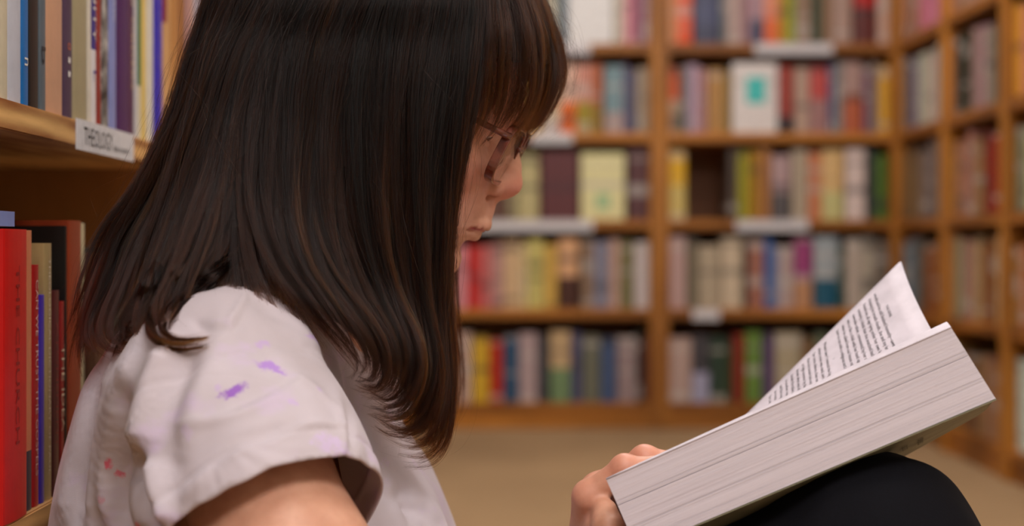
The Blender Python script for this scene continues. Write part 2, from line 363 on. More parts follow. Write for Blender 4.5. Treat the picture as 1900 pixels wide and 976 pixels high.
# ------------------------------------------------------------------ shelves the reader leans on
t = empty('bookcase', (XL, 1.45, 0)); tag(t, 'pale plywood bookcase the reader leans back against, marked THEOLOGY', 'bookcase', 'bookcases of the shop')
LTOP = [1.62, 1.27, 0.6761, 0.372, 0.07]
Y0, Y1, YU = 0.55, 2.66, 1.615
Z_UP = ZC+0.1061; LTOP[2] = Z_UP
for z in LTOP:
    for (a, b) in ((Y0+0.03, YU), (YU+0.056, Y1-0.03)):
        MB().box(XL-0.27, XL, a, b, z-0.022, z).build('shelf_board', M['ply'], t, bevel=0.0012)
for a, b in ((Y0, Y0+0.03), (YU, YU+0.056), (Y1-0.03, Y1)):
    MB().box(XL-0.27, XL-0.001, a, b, 0, 1.9).build('upright', M['ply_z'], t, bevel=0.0012)
MB().box(XL-0.282, XL-0.27, Y0, Y1, 0, 1.9).build('back_panel', M['shaded_back'], t)
MB().box(XL-0.28, XL, Y0, Y1, 1.9, 1.925).build('top_board', M['ply'], t, bevel=0.0012)
yof = lambda px: FPX*(-XL)/(CX-px)
ya, yb = yof(140), yof(246)
lb = MB().box(XL+0.0002, XL+0.0012, ya, yb, Z_UP-0.0245, Z_UP+0.0012).build('shelf_label', M['paper'], t)
lb['label'] = 'white paper label reading THEOLOGY'
def wall_text(s, size, y, z, parent, mat, x, squeeze=1.0, width=None, height=None):
    v, f = text_geo(s, size)
    if width: v[:, 0] *= width/(v[:, 0].max()-v[:, 0].min())
    if height: v[:, 1] *= height/(v[:, 1].max()-v[:, 1].min())
    w3 = np.stack([np.full(len(v), x), y+v[:, 0], z+v[:, 1]], 1)
    return link('lettering', mesh_from('lettering', w3, f), mat, parent)
def sub_text(o, parent):               # lettering parented two levels down keeps world placement
    o.location = (0, 0, 0)
for s_, p0, p1, zz, hh in (('THEOLOGY', 153, 206, Z_UP-0.0195, 0.0155), ('(alpha. by author)', 208, 236, Z_UP-0.0185, 0.0075)):
    o = wall_text(s_, 0.02, yof(p0), zz, lb, M['ink_black'], XL+0.0014, width=yof(p1)-yof(p0), height=hh)
    o.location = (0, 0, 0)

# near books on those shelves
def cov(name, c, c2=None, split=None, z0=0, rough=0.36, photo=False):
    k = NT(name); co = k.coord(); n1 = k.noise(co, 55, 4, 0.6)
    base = lin(c)
    col = k.ramp(n1, [(0.3, tuple(x*0.88 for x in base)), (0.7, base)])
    sep = k.n('ShaderNodeSeparateXYZ'); k.l(co, sep.inputs[0])
    if photo:
        n2 = k.noise(k.mapv(co, (1, 1, 0.5)), 90, 3, 0.6)
        col = k.ramp(n2, [(0.36, lin((34, 34, 36))), (0.5, lin((120, 118, 116))), (0.62, lin((200, 198, 194)))])
    if c2 is not None:
        f = k.math('LESS_THAN', sep.outputs[2], float(split))
        col = k.mix(f, col, (*lin(c2), 1))
    k.base(col, rough); k.bump(n1, 0.08, 0.0004)
    return k.m
def near_book(px0, px1, z0, h, c, label, lettering=None, depth=0.19, c2=None, split=None, out=0.0, page_c=None, group='theology books beside the reader', photo=False, lc=(228, 222, 214), gap=0.0006):
    y0, y1 = yof(px0)+gap, yof(px1)-gap; th = y1-y0
    t = empty('book', (XL+out-0.004, (y0+y1)/2, z0+0.0004)); tag(t, label, 'book', group)
    m = cov('cover_'+cname(c).replace(' ', '_').replace('-', '_'), c, c2, split, photo=photo)
    b = 0.0018 if th > 0.012 else 0.0007
    prof = []; n = 8; rd = min(0.0018, th*0.10)
    for k in range(n+1):
        a = math.pi*k/n; prof.append((-th/2*math.cos(a), -rd*(1-math.sin(a))))
    prof = [(-th/2, -depth)]+prof+[(th/2, -depth)]
    inner = [(min(max(y, -th/2+b), th/2-b), x-(b if 0 < i < len(prof)-1 else 0)) for i, (y, x) in enumerate(prof)]
    v = []; mm = len(prof)
    for z in (0, h): v += [(x, y, z) for y, x in prof]+[(x, y, z) for y, x in inner]
    f = []
    for i in range(mm-1):
        f += [(i, 2*mm+i, 2*mm+i+1, i+1), (mm+i, mm+i+1, 3*mm+i+1, 3*mm+i), (i, i+1, mm+i+1, mm+i), (2*mm+i, 3*mm+i, 3*mm+i+1, 2*mm+i+1)]
    for i in (0, mm-1): f.append((i, mm+i, 3*mm+i, 2*mm+i))
    me = mesh_from('cover', v, f); cv = link('cover', me, m, t, local=True)
    MB().box(-depth+0.003, -rd-b, -th/2+b, th/2-b, 0.003, h-0.003).build('page_block', M['pages'], t, local=True)
    if lettering:
        for (s, zc, ln, hh, col) in lettering:
            vv, ff = text_geo(s, 0.01)
            vv[:, 0] -= vv[:, 0].min(); vv[:, 1] -= (vv[:, 1].max()+vv[:, 1].min())/2
            vv[:, 0] *= ln/max(1e-6, vv[:, 0].max()); hh = min(hh, th*0.7); vv[:, 1] *= hh/max(1e-6, np.ptp(vv[:, 1]))
            # spine title reads downwards: text right = down, text up = away from the camera-left edge
            yy = vv[:, 1]
            xx = -rd*(1-np.sqrt(np.clip(1-(yy/(th/2))**2, 0, 1)))+0.0004
            w3 = np.stack([xx, yy, zc-vv[:, 0]], 1)
            link('lettering', mesh_from('lettering', w3, ff), plain('title_print', col, 0.5), t, local=True)
    return t
W_ = (232, 228, 224)
UPB = [
 (-46, -20, .235, (120, 80, 60), 'brown book at the near end of the theology shelf', None, {}),
 (-20, 0, .22, (60, 70, 90), 'blue-black book second from the near end of the theology shelf', None, {}),
 (0, 13, .225, (86, 96, 116), 'slate-grey book with worn spine, third from near end of theology shelf', None, {}),
 (13, 27, .215, (212, 202, 176), 'cream book between the slate and the white ones on the theology shelf', None, {}),
 (27, 52, .23, (204, 208, 222), 'wide white book left of the bright blue one on theology shelf', None, {}),
 (52, 65, .222, (18, 112, 188), 'bright blue slim book with a white mark low on its spine', [('ILLINS', .165, .05, .006, W_), ('n', .036, .006, .008, W_)], {}),
 (65, 84, .232, (24, 24, 28), 'plain black book beside the bright blue one on theology shelf', None, {}),
 (84, 97, .228, (92, 108, 120), 'slate-blue book with pale capitals down its spine, left of the peach one', [('TERRIN', .158, .06, .008, W_), ('b', .05, .014, .01, (40, 40, 50))], {}),
 (97, 128, .24, (216, 166, 134), 'wide plain peach book on the theology shelf', None, {}),
 (128, 146, .225, (74, 56, 88), 'dark purple-grey book right of the peach one, with pale lettering', [('CHRISTIAN', .21, .08, .007, (190, 170, 160)), ('o', .062, .006, .008, (214, 120, 90)), ('ll', .05, .016, .006, W_)], {}),
 (146, 173, .232, (172, 162, 128), 'olive-beige cloth book standing just above the THEOLOGY label', None, {}),
 (173, 179, .21, (224, 216, 202), 'thin cream pamphlet left of the indigo book', None, {}),
 (179, 189, .222, (56, 50, 140), 'indigo book with white lettering COMMUNITY and a white foot', [('COMMUNITY', .205, .132, .0085, W_), ('L', .048, .01, .007, (60, 60, 150))], dict(c2=(226, 222, 226), split=.066)),
 (189, 198, .228, (152, 44, 40), 'narrow red-brown book right of the indigo one', [('A THEOLOGY', .085, .05, .004, (210, 160, 150))], {}),
 (198, 212, .225, (120, 118, 116), 'book with a black-and-white photograph down its spine', None, dict(photo=True)),
 (212, 226, .23, (140, 152, 214), 'periwinkle-blue book left of the deep purple one', [('GRACE AND LAW', .2, .10, .007, (220, 224, 240))], {}),
 (226, 248, .226, (72, 22, 98), 'deep purple wide book on the theology shelf', None, {}),
 (248, 258, .222, (92, 52, 88), 'mauve book with chunky cream lettering beside the deep purple one', [('SACRED', .2, .075, .009, (232, 214, 190)), ('ORDERS', .115, .07, .007, (232, 200, 160))], {}),
 (258, 264, .215, (206, 206, 212), 'thin pale grey book left of the green one', None, {}),
 (264, 271, .224, (24, 112, 74), 'green slim book with a white and gold foot', None, dict(c2=(216, 210, 190), split=.052)),
 (271, 281, .23, (236, 208, 118), 'pale yellow book right of the green one on theology shelf', None, {}),
 (281, 294, .228, (230, 226, 214), 'ivory book between the yellow and the royal blue ones', None, {}),
 (294, 311, .232, (28, 26, 196), 'royal blue book near the upright of the theology shelf', [('THE EPISTLES', .17, .09, .006, (150, 140, 220))], {}),
 (311, 319, .222, (140, 36, 62), 'crimson book with a tan lower half near the upright', None, dict(c2=(214, 168, 112), split=.13)),
 (319, 325, .226, (214, 166, 112), 'thin tan book next to the wooden upright on theology shelf', None, {}),
]
for (a, b, h, c, lab, let, kw) in UPB:
    near_book(a, b, Z_UP, h, c, lab, let, **kw)
for (a, b, c, lab) in ((349, 357, (150, 140, 190), 'lilac book just past the upright on the theology shelf'), (357, 366, (206, 150, 120), 'salmon book second past the upright on the theology shelf'),
                       (366, 380, (190, 184, 200), 'pale grey book third past the upright on the theology shelf'), (380, 400, (90, 60, 50), 'brown book fourth past the upright on the theology shelf')):
    near_book(a, b, Z_UP, .225, c, lab)
Z_LO = LTOP[3]
def hz(px, py, out=0.0):               # height above the lower board of a spine top seen at px, py
    d = FPX*(-XL-out)/(CX-px); return ZC-(py-HOR)*d/FPX-Z_LO
LOW = [
 (-40, -12, hz(-26, 436), (70, 66, 70), 'charcoal book at the near end of the lower shelf', None, {}),
 (-12, 10, hz(0, 436), (150, 140, 136), 'grey book left of the tall red one on the lower shelf', [('LETTERS', .19, .12, .012, (60, 50, 50))], {}),
 (10, 54, hz(30, 426), (212, 30, 26), 'tall bright red book on the lower shelf behind the reader', [('THE CHURCH', .185, .13, .008, (150, 30, 26))], dict(out=.004)),
 (54, 72, hz(62, 428), (222, 134, 92), 'salmon book with navy foot beside the tall red one', None, dict(c2=(44, 44, 66), split=hz(62, 838)+0.0)),
 (72, 84, hz(78, 492), (176, 28, 30), 'red paperback asking CAN WE TRUST THE GOSPELS', [('CAN WE TRUST THE GOSPELS', hz(78, 520), .15, .006, (220, 180, 170))], {}),
 (84, 94, hz(88, 548), (66, 44, 176), 'short violet-blue book on the lower shelf behind the reader', None, {}),
 (94, 108, hz(100, 452), (174, 150, 102), 'olive-tan book with small white lettering on lower shelf', [('THEOLOGICAL DICTIONARY OF PAUL', hz(100, 480), .17, .005, (226, 214, 190))], {}),
 (108, 122, hz(112, 540), (84, 24, 30), 'dark maroon book on the lower shelf near the reader\'s back', [('ATONEMENT', hz(112, 600), .1, .006, (150, 60, 60))], {}),
 (122, 130, hz(126, 560), (150, 24, 26), 'glossy scarlet book wedged behind the reader\'s shoulder', [('THE IDEA', hz(126, 640), .07, .007, (214, 190, 160))], {}),
 (130, 134, hz(132, 420), (24, 20, 20), 'thin black book pressed against the rust-orange one', None, {}),
 (134, 158, hz(142, 410), (150, 58, 28), 'rust-orange book with tan head standing tallest behind the hair', None, dict(out=.002)),
 (158, 190, hz(170, 414), (206, 196, 160), 'cream book with rounded corner behind the reader\'s hair', None, dict(out=-.01)),
 (190, 222, hz(200, 470), (90, 60, 44), 'brown book on the lower shelf hidden behind the hair', None, {}),
 (222, 250, hz(230, 460), (60, 70, 64), 'dark green book on the lower shelf hidden behind the hair', None, {}),
]
for (a, b, h, c, lab, let, kw) in LOW:
    near_book(a, b, Z_LO, h, c, lab, let, group='books on the lower shelf beside the reader', **kw)
# a pale blue paperback lying flat on top of the red one
zz = ZC-(427-HOR)*yof(30)/FPX+0.003
t = empty('book', (XL-0.06, (yof(-14)+yof(52))/2, zz)); tag(t, 'pale blue paperback lying flat on top of the tall red book', 'book', 'books on the lower shelf beside the reader')
ht = (yof(52)-yof(-14))/2
mb = MB().box(-0.13, 0.05, -ht, ht, 0, 0.0012).box(-0.13, 0.05, -ht, ht, 0.0098, 0.011).box(0.0488, 0.05, -ht, ht, 0.0012, 0.0098)
mb.build('cover', cov('cover_pale_blue_flat', (132, 152, 214)), t, local=True)
MB().box(-0.128, 0.0486, -ht+0.002, ht-0.002, 0.0013, 0.0097).build('page_block', M['pages'], t, local=True)
# ------------------------------------------------------------------ the reader: one smooth-blended body surface
def nrm(v): v = np.asarray(v, float); return v/np.linalg.norm(v)
class Field:
    """smooth union / subtraction of round cones and ellipsoids"""
    def __init__(s): s.p = []
    def cone(s, a, b, ra, rb=None, k=0.012, sub=False):
        a = np.asarray(a, float); b = np.asarray(b, float); rb = ra if rb is None else rb
        def fn(X, Y, Z):
            d = b-a; L2 = float(d@d)+1e-12
            h = np.clip(((X-a[0])*d[0]+(Y-a[1])*d[1]+(Z-a[2])*d[2])/L2, 0, 1)
            return np.sqrt((X-a[0]-h*d[0])**2+(Y-a[1]-h*d[1])**2+(Z-a[2]-h*d[2])**2)-(ra+(rb-ra)*h)
        r = max(ra, rb); s.p.append((fn, np.minimum(a, b)-r, np.maximum(a, b)+r, k, sub)); return s
    def ell(s, c, r, ax=None, k=0.012, sub=False):
        c = np.asarray(c, float); r = np.asarray(r, float); A = np.eye(3) if ax is None else np.asarray(ax, float)
        def fn(X, Y, Z):
            dx, dy, dz = X-c[0], Y-c[1], Z-c[2]
            q = [(dx*A[i, 0]+dy*A[i, 1]+dz*A[i, 2]) for i in range(3)]
            k0 = np.sqrt(sum((q[i]/r[i])**2 for i in range(3)))+1e-9; k1 = np.sqrt(sum((q[i]/r[i]**2)**2 for i in range(3)))+1e-9
            return k0*(k0-1)/k1
        R = r.max(); s.p.append((fn, c-R, c+R, k, sub)); return s
    def chain(s, pts, rad, k=0.012, sub=False):
        for i in range(len(pts)-1): s.cone(pts[i], pts[i+1], rad[i], rad[i+1], k, sub)
        return s
    @staticmethod
    def comb(f, d, k, sub):
        if sub: d = -d
        h = np.maximum(k-np.abs(f-d), 0)/k
        return (np.maximum(f, d)+h*h*k*0.25) if sub else (np.minimum(f, d)-h*h*k*0.25)
    def grid(s, lo, hi, st):
        n = np.ceil((np.array(hi)-lo)/st).astype(int)+1
        ax = [np.float32(lo[i])+np.arange(n[i], dtype=np.float32)*np.float32(st) for i in range(3)]
        F = np.full(n, 0.06, np.float32)
        for fn, a, b, k, sub in s.p:
            m = k+0.012
            i0 = np.clip(np.floor((a-m-lo)/st).astype(int), 0, n); i1 = np.clip(np.ceil((b+m-lo)/st).astype(int)+1, 0, n)
            if (i1 <= i0).any(): continue
            sl = tuple(slice(i0[j], i1[j]) for j in range(3))
            d = fn(ax[0][sl[0], None, None], ax[1][None, sl[1], None], ax[2][None, None, sl[2]])
            F[sl] = s.comb(F[sl], d, k, sub)
        return F, np.array(lo, float), st
    def at(s, p):
        f = np.full(len(p), 0.06)
        for fn, a, b, k, sub in s.p:
            m = k+0.012
            w_ = np.all((p > a-m) & (p < b+m), axis=1)
            if w_.any():
                q = p[w_]; f[w_] = s.comb(f[w_], fn(q[:, 0], q[:, 1], q[:, 2]), k, sub)
        return f
    def grad(s, p, e=4e-4):
        g = np.stack([s.at(p+np.eye(3)[i]*e)-s.at(p-np.eye(3)[i]*e) for i in range(3)], 1)
        return g/(np.linalg.norm(g, axis=1, keepdims=True)+1e-12)
    def project(s, p, it=2):
        for _ in range(it):
            f = s.at(p); f = np.clip(f, -0.004, 0.004); p = p-s.grad(p)*f[:, None]
        return p
def surface_nets(F, lo, st):
    S = F < 0
    c = np.zeros(tuple(np.array(F.shape)-1), np.uint8); nx, ny, nz = c.shape
    for i in (0, 1):
        for j in (0, 1):
            for k in (0, 1): c += S[i:i+nx, j:j+ny, k:k+nz]
    act = (c > 0) & (c < 8); I = np.argwhere(act); idx = np.full(c.shape, -1, np.int32); idx[act] = np.arange(len(I))
    acc = np.zeros((len(I), 3)); cnt = np.zeros(len(I))
    for a in range(3):
        o = [q for q in range(3) if q != a]
        for u in (0, 1):
            for v in (0, 1):
                d0 = np.zeros(3, int); d0[o[0]] = u; d0[o[1]] = v; d1 = d0.copy(); d1[a] = 1
                p0 = I+d0; p1 = I+d1; f0 = F[tuple(p0.T)]; f1 = F[tuple(p1.T)]; cr = (f0 < 0) != (f1 < 0)
                tt = f0[cr]/(f0[cr]-f1[cr]); acc[cr] += p0[cr]+np.outer(tt, d1-d0); cnt[cr] += 1
    V = lo+st*acc/cnt[:, None]; Q = []
    for a in range(3):
        o = [(a+1) % 3, (a+2) % 3]
        sl0 = [slice(None)]*3; sl1 = [slice(None)]*3; sl0[a] = slice(0, -1); sl1[a] = slice(1, None)
        E = np.argwhere(S[tuple(sl0)] != S[tuple(sl1)])
        E = E[(E[:, o[0]] > 0) & (E[:, o[1]] > 0) & (E[:, o[0]] < c.shape[o[0]]) & (E[:, o[1]] < c.shape[o[1]])]
        u = np.zeros(3, int); u[o[0]] = 1; v = np.zeros(3, int); v[o[1]] = 1
        q = np.stack([idx[tuple((E-u-v).T)], idx[tuple((E-v).T)], idx[tuple(E.T)], idx[tuple((E-u).T)]], 1)
        inside = S[tuple(E.T)]; q[~inside] = q[~inside][:, ::-1]; Q.append(q)
    Q = np.concatenate(Q); return V, Q[(Q >= 0).all(1)]
def refine(V, Q, field, mask_fn, times=1):
    bm = bmesh.new(); vs = [bm.verts.new(p) for p in V]
    for q in Q:
        try: bm.faces.new([vs[i] for i in q])
        except ValueError: pass
    for _ in range(times):
        bm.verts.ensure_lookup_table(); co = np.array([v.co for v in bm.verts]); mk = mask_fn(co); bm.verts.index_update()
        ed = [e for e in bm.edges if mk[e.verts[0].index] and mk[e.verts[1].index]]
        bmesh.ops.subdivide_edges(bm, edges=ed, cuts=1, use_grid_fill=True)
    bm.verts.index_update(); co = np.array([v.co for v in bm.verts])
    if field is not None: co = field.project(co, 2)
    F = [[v.index for v in f.verts] for f in bm.faces]; bm.free()
    return co, F

# head frame: F forward, L to her left (away from the lens), U up; lengths from the nose tip in mm
TAU, YAW = math.radians(25), math.radians(5)
Fv = np.array([math.cos(TAU)*math.cos(YAW), -math.sin(YAW), -math.sin(TAU)])
Lv = nrm(np.cross([0, 0, 1.0], Fv)); Uv = np.cross(Fv, Lv); AX = np.stack([Fv, Lv, Uv])
TIP = P(966, 352, 1.165)
def H(f, l, u): return TIP+(Fv*f+Lv*l+Uv*u)*0.001
BODY = Field(); B = BODY
mm = 0.001
# torso and limbs
SR, SL = np.array([-.188, 1.000, .466]), np.array([-.206, 1.330, .476])
ELR = np.array([-.078, .857, .262]); WRR = np.array([.085, .920, .285])
ELL = np.array([-.060, 1.315, .270]); 
B.ell((-.200, 1.17, .125), (.125, .175, .115), k=.05)
B.ell((-.237, 1.17, .26), (.098, .145, .15), k=.05)
B.ell((-.217, 1.17, .39), (.108, .155, .15), k=.05)
B.cone((-.200, 1.04, .462), (-.200, 1.30, .466), .055, k=.04)
B.ell((-.137, 1.105, .36), (.055, .058, .062), k=.04); B.ell((-.137, 1.235, .36), (.055, .058, .062), k=.04)
B.cone((-.180, 1.17, .50), (-.100, 1.17, .655), .056, .052, k=.03)
for sgn in (-1, 1): B.cone((-.178, 1.17+sgn*.03, .535), (-.192, 1.17+sgn*.14, .480), .042, .045, k=.03)
B.chain([SR, SR*.5+ELR*.5, ELR], [.052, .047, .038], k=.03)
B.chain([ELR, ELR*.6+WRR*.4, WRR], [.038, .036, .024], k=.02)
# left wrist and hand: fingers over the page, thumb below
WRL = P(1098, 1055, 1.120)
B.chain([SL, SL*.5+ELL*.5, ELL], [.052, .046, .038], k=.03)
B.chain([ELL, ELL*.6+WRL*.4, WRL], [.038, .035, .0235], k=.02)
MC = [P(1094, 922, 1.078), P(1110, 908, 1.098), P(1134, 908, 1.116), P(1158, 922, 1.130)]
PI_ = [P(1159, 869, 1.070), P(1196, 852, 1.092), P(1226, 862, 1.112), P(1238, 890, 1.128)]
BE = nrm(P(1765, 608, 1.0)-P(1125, 890, 1.0)); BN = np.array([-BE[2], 0, BE[0]]); B0 = P(1125, 890, 1.0)
SLOPE = 0.44
def page_n(y): return -SLOPE*(y-1.0)
def bk(e, n, y): return B0+BE*e+BN*n+np.array([0, y-1.0, 0])
TIPS = []
for i, (m_, p_) in enumerate(zip(MC, PI_)):
    e_p = float((p_-B0)@BE); y_p = p_[1]
    r_t = [.0072, .0074, .007, .006][i]
    d_ = bk(e_p+[.020, .023, .022, .016][i], page_n(y_p+.001)+r_t+.006, y_p+.001)
    t_ = bk(e_p+[.036, .042, .040, .030][i], page_n(y_p+.003)+r_t+.0012, y_p+.003)
    rr_ = [(.0108, .0092, .0080, r_t), (.0108, .0094, .0082, r_t), (.0104, .009, .0078, r_t), (.0095, .0078, .0068, r_t)][i]
    TIPS.append((d_, t_, r_t))
    base = WRL*.45+m_*.55
    B.cone(WRL, m_, .0175, .0128, k=.012)
    B.cone(m_, p_, rr_[0], rr_[1], k=.0045); B.cone(p_, d_, rr_[1]*.97, rr_[2], k=.003); B.cone(d_, t_, rr_[2], rr_[3], k=.003)
    B.ell(p_, (rr_[1]*1.07,)*3, k=.004)
TH_ = [P(1100, 1030, 1.095), P(1122, 985, 1.068), bk(-.0125, -.040, 1.047), bk(-.0098, -.030, 1.062)]
B.chain(TH_, [.017, .0135, .0105, .0085], k=.006)
# right hand resting on the outside of the thigh, out of the frame
rw = WRR; fdir = nrm([.9, .28, .1])
for i in range(4):
    a0 = rw+fdir*.075+np.array([0, .004+.006*i, .028-.019*i]); a1 = a0+fdir*[.043, .047, .044, .035][i]+np.array([0, .006, 0]); a2 = a1+fdir*[.026, .029, .027, .02][i]+np.array([0, .012, -.004]); 
    B.cone(rw, a0, .0165, .012, k=.012); B.cone(a0, a1, .0095, .0085, k=.004); B.cone(a1, a2, .0083, .007, k=.003)
B.chain([rw+fdir*.02+np.array([0, 0, .014]), rw+fdir*.05+np.array([-.004, .004, .042]), rw+fdir*.085+np.array([0, .01, .055])], [.014, .0105, .008], k=.006)
# legs
LEGS = []
for hy, ky, ay in ((1.085, 1.045, 1.05), (1.25, 1.275, 1.27)):
    hip = np.array([-.15, hy, .12]); kn = np.array([.252, ky, .357]); an = np.array([.575, ay, .085])
    LEGS.append((hip, kn, an))
    B.chain([hip, hip*.5+kn*.5, kn], [.086, .068, .054], k=.03); B.ell(kn, (.057,)*3, k=.02)
    cf = kn*.66+an*.34+np.array([-.02, 0, -.018])
    B.chain([kn, cf, an], [.05, .05, .034], k=.03)
    B.cone(an+np.array([-.025, 0, -.045]), an+np.array([.165, 0, -.062]), .036, .020, k=.03)
# head
B.ell(H(-127, 0, 60), np.array((97, 76, 86))*mm, AX, k=.02)
B.ell(H(-72, 0, -2), np.array((51, 60, 78))*mm, AX, k=.025)
B.ell(H(-72, 0, -52), np.array((48, 49, 42))*mm, AX, k=.02)
B.ell(H(-33, 0, -75), np.array((14, 17, 13))*mm, AX, k=.016)
for s_ in (-1, 1):
    B.cone(H(-52, s_*41, 6), H(-80, s_*60, 14), .022, .014, k=.02)
    B.cone(H(-36, s_*36, 47), H(-32, 0, 44), .0075, .0085, k=.016)
B.ell(H(-42, 0, -36), np.array((26, 27, 25))*mm, AX, k=.016)
for s_ in (-1, 1):
    B.ell(H(-24, s_*33, 30), np.array((13, 17, 13))*mm, AX, k=.014, sub=True)
    B.ell(H(-44, s_*31, 31), (.0137,)*3, k=.004)
    B.ell(H(-28, s_*31, 25), np.array((10, 12, 2.0))*mm, AX, k=.003, sub=True)
B.chain([H(-32, 0, 38), H(-25.5, 0, 26), H(-16, 0, 12), H(-11, 0, 3)], [.0078, .0076, .0078, .0085], k=.010)
B.ell(H(-9.4, 0, 0), np.array((9.4, 9.0, 9.0))*mm, AX, k=.005)
for s_ in (-1, 1):
    B.ell(H(-22.5, s_*11.8, -8), np.array((10.2, 6.0, 8.0))*mm, AX, k=.0032)
    B.cone(H(-18, s_*9, -3), H(-30, s_*13, -1), .007, .006, k=.008)
B.cone(H(-12, 0, -8), H(-31, 0, -18), .0050, .0055, k=.007)
for s_ in (-1, 1): B.ell(H(-18.0, s_*9.6, -14.2), np.array((6.0, 4.2, 4.2))*mm, AX, k=.002, sub=True); B.chain([H(-26, s_*19.5, 3), H(-34, s_*20, -5), H(-36, s_*19, -14)], [.0012, .0020, .0018], k=.005, sub=True)
B.ell(H(-19, 0, -28), np.array((7, 3.2, 11))*mm, AX, k=.010)
LIPS = []
def lip(u0, f0, drop, r0, wd=24):
    pts, rad = [], []
    for q in np.linspace(-1, 1, 9):
        pts.append(H(f0-13*q*q, wd*q, u0+drop*(q*q))); rad.append((r0*(1-.62*q*q))*mm)
    LIPS.append((np.array(pts), np.array(rad))); B.chain(pts, rad, k=.0035)
lip(-36.5, -14.2, -7.0, 4.8); lip(-46.6, -19.8, 3.0, 5.7, 21)
B.chain([H(-11.5-16*q*q, 24*q, -41.2-3*q*q) for q in np.linspace(-1, 1, 9)], [.0013]*9, k=.0025, sub=True)
B.ell(H(-20, 0, -58), np.array((6, 18, 4))*mm, AX, k=.008, sub=True)
for s_ in (-1, 1):
    B.ell(H(-112, s_*76, 18), np.array((15, 6, 30))*mm, AX, k=.006); B.ell(H(-106, s_*82, 18), np.array((8, 4, 17))*mm, AX, k=.004, sub=True)
B.cone(H(-112, 0, -25), (-.165, 1.17, .53), .053, .055, k=.03)
HEADC = H(-80, 0, 10)

Fg, lo, st = BODY.grid((-.37, .78, -.02), (.78, 1.46, .90), .0042)
V, Q = surface_nets(Fg, lo, st); del Fg
def near_face(p):
    q = (p-TIP)@AX.T*1000
    return ((q[:, 0] > -75) & (q[:, 2] > -100) & (q[:, 2] < 70) & (np.linalg.norm(p-TIP, axis=1) < .14)) | (np.linalg.norm(p-P(1150, 900, 1.09), axis=1) < .085)
def very_near(p):
    q = (p-TIP)@AX.T*1000
    return ((q[:, 0] > -45) & (np.abs(q[:, 1]) < 45) & (q[:, 2] > -70) & (q[:, 2] < 48)) | (np.linalg.norm(p-P(1150, 900, 1.08), axis=1) < .065)
cnt_ = [0]
def msk(p):
    cnt_[0] += 1; return near_face(p) if cnt_[0] == 1 else very_near(p)
V, FQ = refine(V, Q, BODY, msk, 2)
me = mesh_from('body', V, FQ, True)
# where the skin itself is redder: lips, knuckles, cheeks, nose tip and nostrils
ld_ = np.full(len(V), 1.0)
for pts, rad in LIPS:
    for i in range(len(pts)-1):
        a, b = pts[i], pts[i+1]; d = b-a; h = np.clip(((V-a)@d)/(d@d), 0, 1)
        ld_ = np.minimum(ld_, np.linalg.norm(V-a-h[:, None]*d, axis=1)-(rad[i]+(rad[i+1]-rad[i])*h))
lipm = np.clip((0.0011-ld_)/.0018, 0, 1)
q_ = (V-TIP)@AX.T*1000
lipm *= (q_[:, 0] > -36)
bl = 0.55*np.exp(-np.linalg.norm(V-H(-4, 0, -4), axis=1)**2/(2*.011**2))+.35*np.exp(-np.minimum(np.linalg.norm(V-H(-40, -42, -4), axis=1), np.linalg.norm(V-H(-40, 42, -4), axis=1))**2/(2*.020**2))
for p_ in PI_+MC: bl = np.maximum(bl, .5*np.exp(-np.linalg.norm(V-p_, axis=1)**2/(2*.010**2)))
for d_, t_, r_ in TIPS: bl = np.maximum(bl, .4*np.exp(-np.linalg.norm(V-t_, axis=1)**2/(2*.012**2)))
a1 = me.attributes.new('lip', 'FLOAT', 'POINT'); a1.data.foreach_set('value', lipm.astype(np.float32))
a2 = me.attributes.new('blush', 'FLOAT', 'POINT'); a2.data.foreach_set('value', np.clip(bl, 0, 1).astype(np.float32))
k = NT('skin'); co = k.coord()
n1 = k.noise(co, 60, 4, 0.6); n2 = k.noise(co, 900, 3, 0.6)
c = k.ramp(n1, [(0.3, lin((196, 142, 116))), (0.7, lin((214, 162, 136)))])
c = k.mix(k.attr('blush').outputs['Fac'], c, (*lin((206, 116, 98)), 1))
c = k.mix(k.attr('lip').outputs['Fac'], c, (*lin((176, 78, 80)), 1))
k.base(c, 0.46); k.b.inputs['Subsurface Weight'].default_value = 0.18; k.b.inputs['Subsurface Radius'].default_value = (1.0, .35, .2)
k.b.inputs['Subsurface Scale'].default_value = 0.006; k.bump(n2, 0.12, 0.0003)
M['skin'] = k.m
person = empty('person', (-.19, 1.17, 0.0))
tag(person, 'person with long dark brown hair and glasses sitting on the floor reading, in a pale tie-dyed T-shirt', 'person')
person['label'] = 'person with long dark hair and glasses, sitting and reading in a pale tie-dyed T-shirt'
link('body', me, M['skin'], person)
# eyes, mostly under the lids
for s_ in (-1, 1):
    bm = bmesh.new(); bmesh.ops.create_uvsphere(bm, u_segments=24, v_segments=16, radius=.0123); me = bpy.data.meshes.new('eye'); bm.to_mesh(me); bm.free(); me.shade_smooth()
    gz = nrm(H(0, s_*31, -10)-H(-44, s_*31, 31)); rot = Vector((0, 0, 1)).rotation_difference(Vector(gz)).to_matrix().to_4x4()
    me.transform(Matrix.Translation(Vector(H(-44, s_*31, 31))) @ rot)
    kk = NT('eye_surface'); geo = kk.n('ShaderNodeNewGeometry'); vm = kk.n('ShaderNodeVectorMath', operation='DISTANCE'); kk.l(geo.outputs['Position'], vm.inputs[0]); vm.inputs[1].default_value = tuple(H(-44, s_*31, 31)+gz*.0123)
    kk.base(kk.ramp(kk.math('DIVIDE', vm.outputs['Value'], .02), [(.09, (.004, .003, .003)), (.11, lin((70, 48, 30))), (.28, lin((80, 56, 36))), (.31, lin((225, 218, 210)))]), 0.08)
    link('eye', me, kk.m, person)
